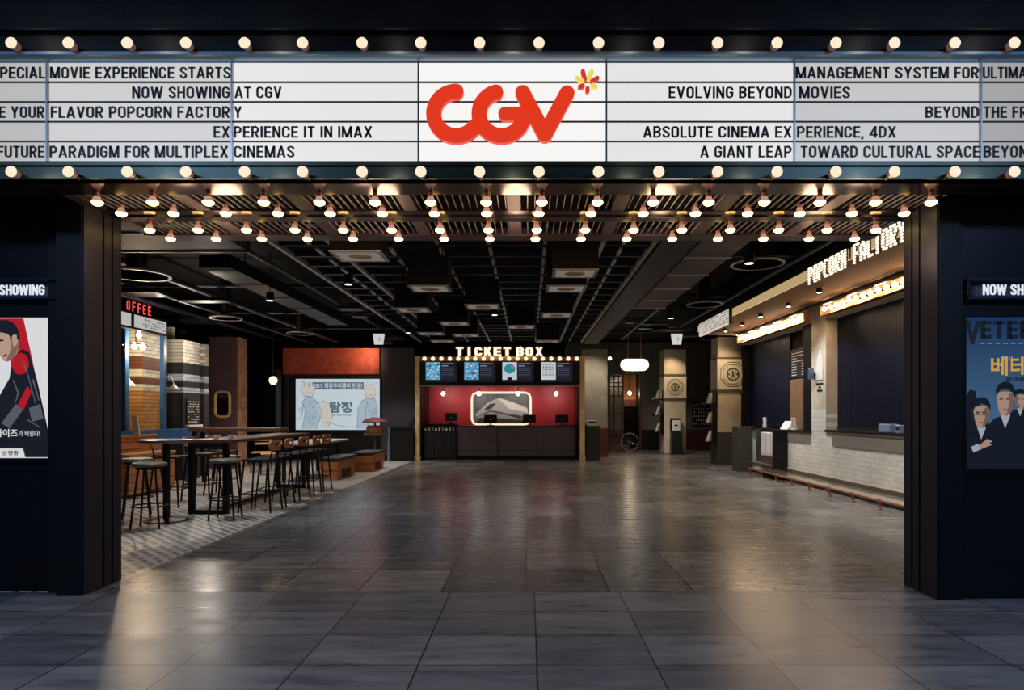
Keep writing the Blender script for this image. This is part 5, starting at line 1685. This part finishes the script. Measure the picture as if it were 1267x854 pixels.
def bar_stool():
    t = thing('bar_stool', (0, 0, 0), '', 'stool')
    MB().lathe([(.17, .725), (.185, .735), (.185, .76), (.175, .77), (.01, .772)], (0, 0, 0), 'Z', 24).build('seat', mat('grey_wood_seat', C(120, 112, 104), .4, var=.2, scale=6, stretch=(1, 6, 1)), t, smooth=True)
    MB().lathe([(.13, .69), (.15, .7), (.15, .724), (.13, .725)], (0, 0, 0), 'Z', 20).build('seat_ring', M_iron, t)
    for a in range(4):
        c, s_ = math.cos(PI / 4 + a * PI / 2), math.sin(PI / 4 + a * PI / 2)
        MB().cyl((c * .22, s_ * .22, 0), (c * .13, s_ * .13, .7), .013, n=8).build('leg', M_iron, t, smooth=True)
    MB().tube([(.19 * math.cos(k * PI / 12), .19 * math.sin(k * PI / 12), .26) for k in range(24)], .009, 6, True).build('foot_ring', M_iron, t, smooth=True)
    return t


def back_stool():
    """stool with a low wooden back on the +X side"""
    t = thing('high_chair_stool', (0, 0, 0), '', 'stool')
    MB().box(-.19, .18, -.19, .19, .70, .73).build('seat', M_black, t, bev=.012)
    for (sx, sy) in ((-1, -1), (-1, 1), (1, -1), (1, 1)):
        MB().cyl((sx * .22, sy * .21, 0), (sx * .16, sy * .16, .7), .014, n=8).build('leg', M_iron, t, smooth=True)
    q = MB()
    for (a, bb) in (((-1, -1), (-1, 1)), ((1, -1), (1, 1)), ((-1, -1), (1, -1)), ((-1, 1), (1, 1))):
        q.cyl((a[0] * .2, a[1] * .19, .25), (bb[0] * .2, bb[1] * .19, .25), .009, n=6)
    q.build('foot_rest', M_iron, t)
    for sy in (-1, 1):
        MB().tube([(.17, sy * .13, .70), (.2, sy * .12, .8), (.215, sy * .12, .9)], .011, 8).build('back_upright', M_iron, t, smooth=True)
    # rounded board with a hand slot
    out = []
    hw, z0, z1, r = .19, .84, .985, .055
    for (cx, cz, a0) in ((hw - r, z0 + r, -90), (hw - r, z1 - r, 0), (-hw + r, z1 - r, 90), (-hw + r, z0 + r, 180)):
        out += [(cx + r * math.cos(math.radians(a0 + 15 * k)), cz + r * math.sin(math.radians(a0 + 15 * k))) for k in range(7)]
    inn = []
    sw, sz0, sz1, r2 = .10, .905, .945, .019
    for (cx, cz, a0) in ((sw - r2, sz0 + r2, -90), (sw - r2, sz1 - r2, 0), (-sw + r2, sz1 - r2, 90), (-sw + r2, sz0 + r2, 180)):
        inn += [(cx + r2 * math.cos(math.radians(a0 + 15 * k)), cz + r2 * math.sin(math.radians(a0 + 15 * k))) for k in range(7)]
    n = len(out)
    bend = lambda yy: .0 - yy * yy * .9
    vs = []
    for x in (.215, .24):
        vs += [(x + bend(p[0]), p[0], p[1]) for p in out] + [(x + bend(p[0]), p[0], p[1]) for p in inn]
    fs = []
    for i in range(n):
        j = (i + 1) % n
        fs += [(i, j, n + j, n + i), (2 * n + j, 2 * n + i, 3 * n + i, 3 * n + j), (i, 2 * n + i, 2 * n + j, j), (n + i, n + j, 3 * n + j, 3 * n + i)]
    MB().add(vs, fs).build('backrest', M_wood, t, smooth=True)
    return t


def low_chair():
    t = thing('cafe_chair', (0, 0, 0), '', 'chair')
    MB().box(-.2, .2, -.2, .2, .44, .47).build('seat', mat('pale_seat', C(180, 140, 96), .5, var=.2), t, bev=.012)
    for (sx, sy) in ((-1, -1), (-1, 1), (1, -1), (1, 1)):
        MB().cyl((sx * .2, sy * .2, 0), (sx * .17, sy * .17, .44), .014, n=8).build('leg', M_iron, t, smooth=True)
    for sy in (-1, 1):
        MB().cyl((.18, sy * .17, .47), (.23, sy * .17, .86), .012, n=8).build('back_upright', M_iron, t, smooth=True)
    q = MB()
    for k in range(3):
        q.box(.2 + .015 * k, .22 + .015 * k, -.19, .19, .62 + k * .09, .67 + k * .09)
    q.build('backrest', mat('pale_seat', C(180, 140, 96), .5), t, bev=.006)
    return t


s0 = bar_stool()
places = [(-4.50, 7.68, .2, 'round-seated black bar stool beside the round table, standing in front'), (-5.12, 8.45, .5, 'round-seated bar stool half hidden by the left pilaster'), (-3.89, 8.3, .1, 'round-seated bar stool at the near end of the long high table')]
for i, (x, y, r, lab) in enumerate(places):
    o = s0 if i == 0 else dup(s0, (x, y, 0), r, lab)
    o.location = (x, y, 0)
    o.rotation_euler = (0, 0, r)
    o['label'] = lab
    o['group'] = 'backless bar stools'
c0 = back_stool()
places = [(-3.72, 8.98, 0, 'wooden-backed high stool, nearest in the aisle-side row at the long table'), (-3.74, 9.55, .06, 'wooden-backed high stool, second from the near end on the aisle side'),
          (-3.74, 10.2, -.05, 'wooden-backed high stool, third from the near end on the aisle side'), (-3.74, 10.8, .04, 'wooden-backed high stool, fourth from the near end on the aisle side'),
          (-3.74, 11.35, -.03, 'wooden-backed high stool, last on the aisle side beside the benches'),
          (-5.25, 9.5, PI, 'wooden-backed high stool on the wall side, seen behind the round table'), (-5.15, 10.2, PI, 'second wooden-backed high stool on the wall side of the long table'), (-5.15, 10.9, PI, 'third wooden-backed high stool on the wall side of the long table')]
for i, (x, y, r, lab) in enumerate(places):
    o = c0 if i == 0 else dup(c0, (x, y, 0), r, lab)
    o.location = (x, y, 0)
    o.rotation_euler = (0, 0, r)
    o['label'] = lab
    o['group'] = 'high stools around the long table'
d0 = low_chair()
places = [(-6.35, 13.6, 2.6, 'low pale-seated cafe chair before the second striped pier'), (-5.75, 14.4, .4, 'low pale-seated cafe chair between the pier and the benches'), (-6.2, 15.0, 1.8, 'low pale-seated cafe chair beside the plum pillar')]
for i, (x, y, r, lab) in enumerate(places):
    o = d0 if i == 0 else dup(d0, (x, y, 0), r, lab)
    o.location = (x, y, 0)
    o.rotation_euler = (0, 0, r)
    o['label'] = lab
    o['group'] = 'low cafe chairs'
# round bar table
X, D = -4.57, 8.16
t = thing('round_bar_table', (X, D, 0), 'round high bar table on a single black column near the left pilaster', 'table')
MB().lathe([(.29, .985), (.315, .99), (.315, 1.02), (.305, 1.025), (.01, 1.025)], (X, D, 0), 'Z', 36).build('tabletop', mat('grey_blue_top', C(104, 112, 124), .3, var=.15, scale=5), t, smooth=True)
MB().cyl((X, D, .03), (X, D, .985), .042, n=16).build('column', M_iron, t, smooth=True)
MB().lathe([(.25, 0), (.25, .012), (.1, .025), (.045, .04)], (X, D, 0), 'Z', 32).build('base', M_iron, t, smooth=True)
# long high table
t = thing('long_high_table', (-4.3, 10.2, 0), 'long high wooden table on black steel frames with stools along it', 'table')
xa, xb, y0, y1 = -4.6, -3.98, 8.62, 11.8
MB().box(xa, xb, y0, y1, .955, 1.0).build('tabletop', M_woodd, t, bev=.006)
for y in (y0 + .04, y1 - .12):
    MB().box(xa + .04, xa + .1, y, y + .08, .06, .955).box(xb - .12, xb - .06, y, y + .08, .06, .955).box(xa + .04, xb - .06, y, y + .08, 0, .06).build('leg_frame', M_iron, t)
MB().box(xa + .1, xb - .12, y0 + .041, y0 + .1, .88, .954).build('apron', mat('navy_apron', C(30, 40, 66), .4), t)
MB().box((xa + xb) / 2 - .03, (xa + xb) / 2 + .03, y0 + .12, y1 - .12, .02, .06).build('stretcher', M_iron, t)
for k, (x, y) in enumerate(((-4.28, 8.85), (-4.08, 8.86))):
    t = thing('cup', (x, y, 1.0), ['white cup standing in the middle of the near end of the long table', 'white cup at the aisle edge of the long table'][k], 'cup', 'white cups on the long table')
    MB().lathe([(.025, 0), (.033, .005), (.04, .06), (.036, .06), (.028, .012), (.003, .01)], (x, y, 1.0), 'Z', 16).build('body', M_white, t, smooth=True)
    MB().tube([(x + .036, y, 1.05), (x + .06, y, 1.045), (x + .058, y, 1.02), (x + .033, y, 1.015)], .005, 6).build('handle', M_white, t)
# cross table behind
t = thing('cross_high_table', (-5.7, 12.7, 0), 'dark wooden high table standing across behind the stools', 'table')
MB().box(-6.55, -4.8, 12.45, 12.95, 1.0, 1.07).build('tabletop', M_woodd, t, bev=.006)
for (x, y) in ((-6.5, 12.5), (-4.9, 12.5), (-6.5, 12.86), (-4.9, 12.86)):
    MB().box(x, x + .05, y, y + .05, 0, 1.0).build('leg', M_iron, t)
# low table and benches
t = thing('low_table', (-4.75, 14.2, 0), 'long low table with a pale top behind the benches', 'table')
MB().box(-5.15, -4.32, 12.95, 15.5, .71, .75).build('tabletop', mat('pale_grey_top', C(170, 168, 166), .3, var=.1), t, bev=.006)
for y in (13.1, 15.2):
    MB().box(-5.0, -4.94, y, y + .08, 0, .71).build('leg', M_iron, t)
    MB().box(-4.52, -4.46, y, y + .08, 0, .71).build('leg', M_iron, t)
for (xa, xb, y0, y1, lab) in ((-4.24, -3.86, 13.1, 14.45, 'low wooden bench with a black cushion, nearer of the two'), (-4.1, -3.62, 15.0, 16.25, 'low wooden bench with a black cushion, farther of the two')):
    t = thing('bench', ((xa + xb) / 2, (y0 + y1) / 2, 0), lab, 'bench', 'low benches beside the pale table')
    MB().box(xa, xb, y0, y1, .2, .38).build('seat_box', M_wood, t, bev=.006)
    MB().box(xa - .02, xb + .02, y0 - .02, y1 + .02, .381, .45).build('cushion', mat('black_leather', C(26, 26, 30), .35), t, bev=.02, bseg=3)
    for y in (y0 + .02, y1 - .32):
        MB().box(xa + .02, xb - .02, y, y + .3, 0, .2).build('leg_block', M_wood, t)
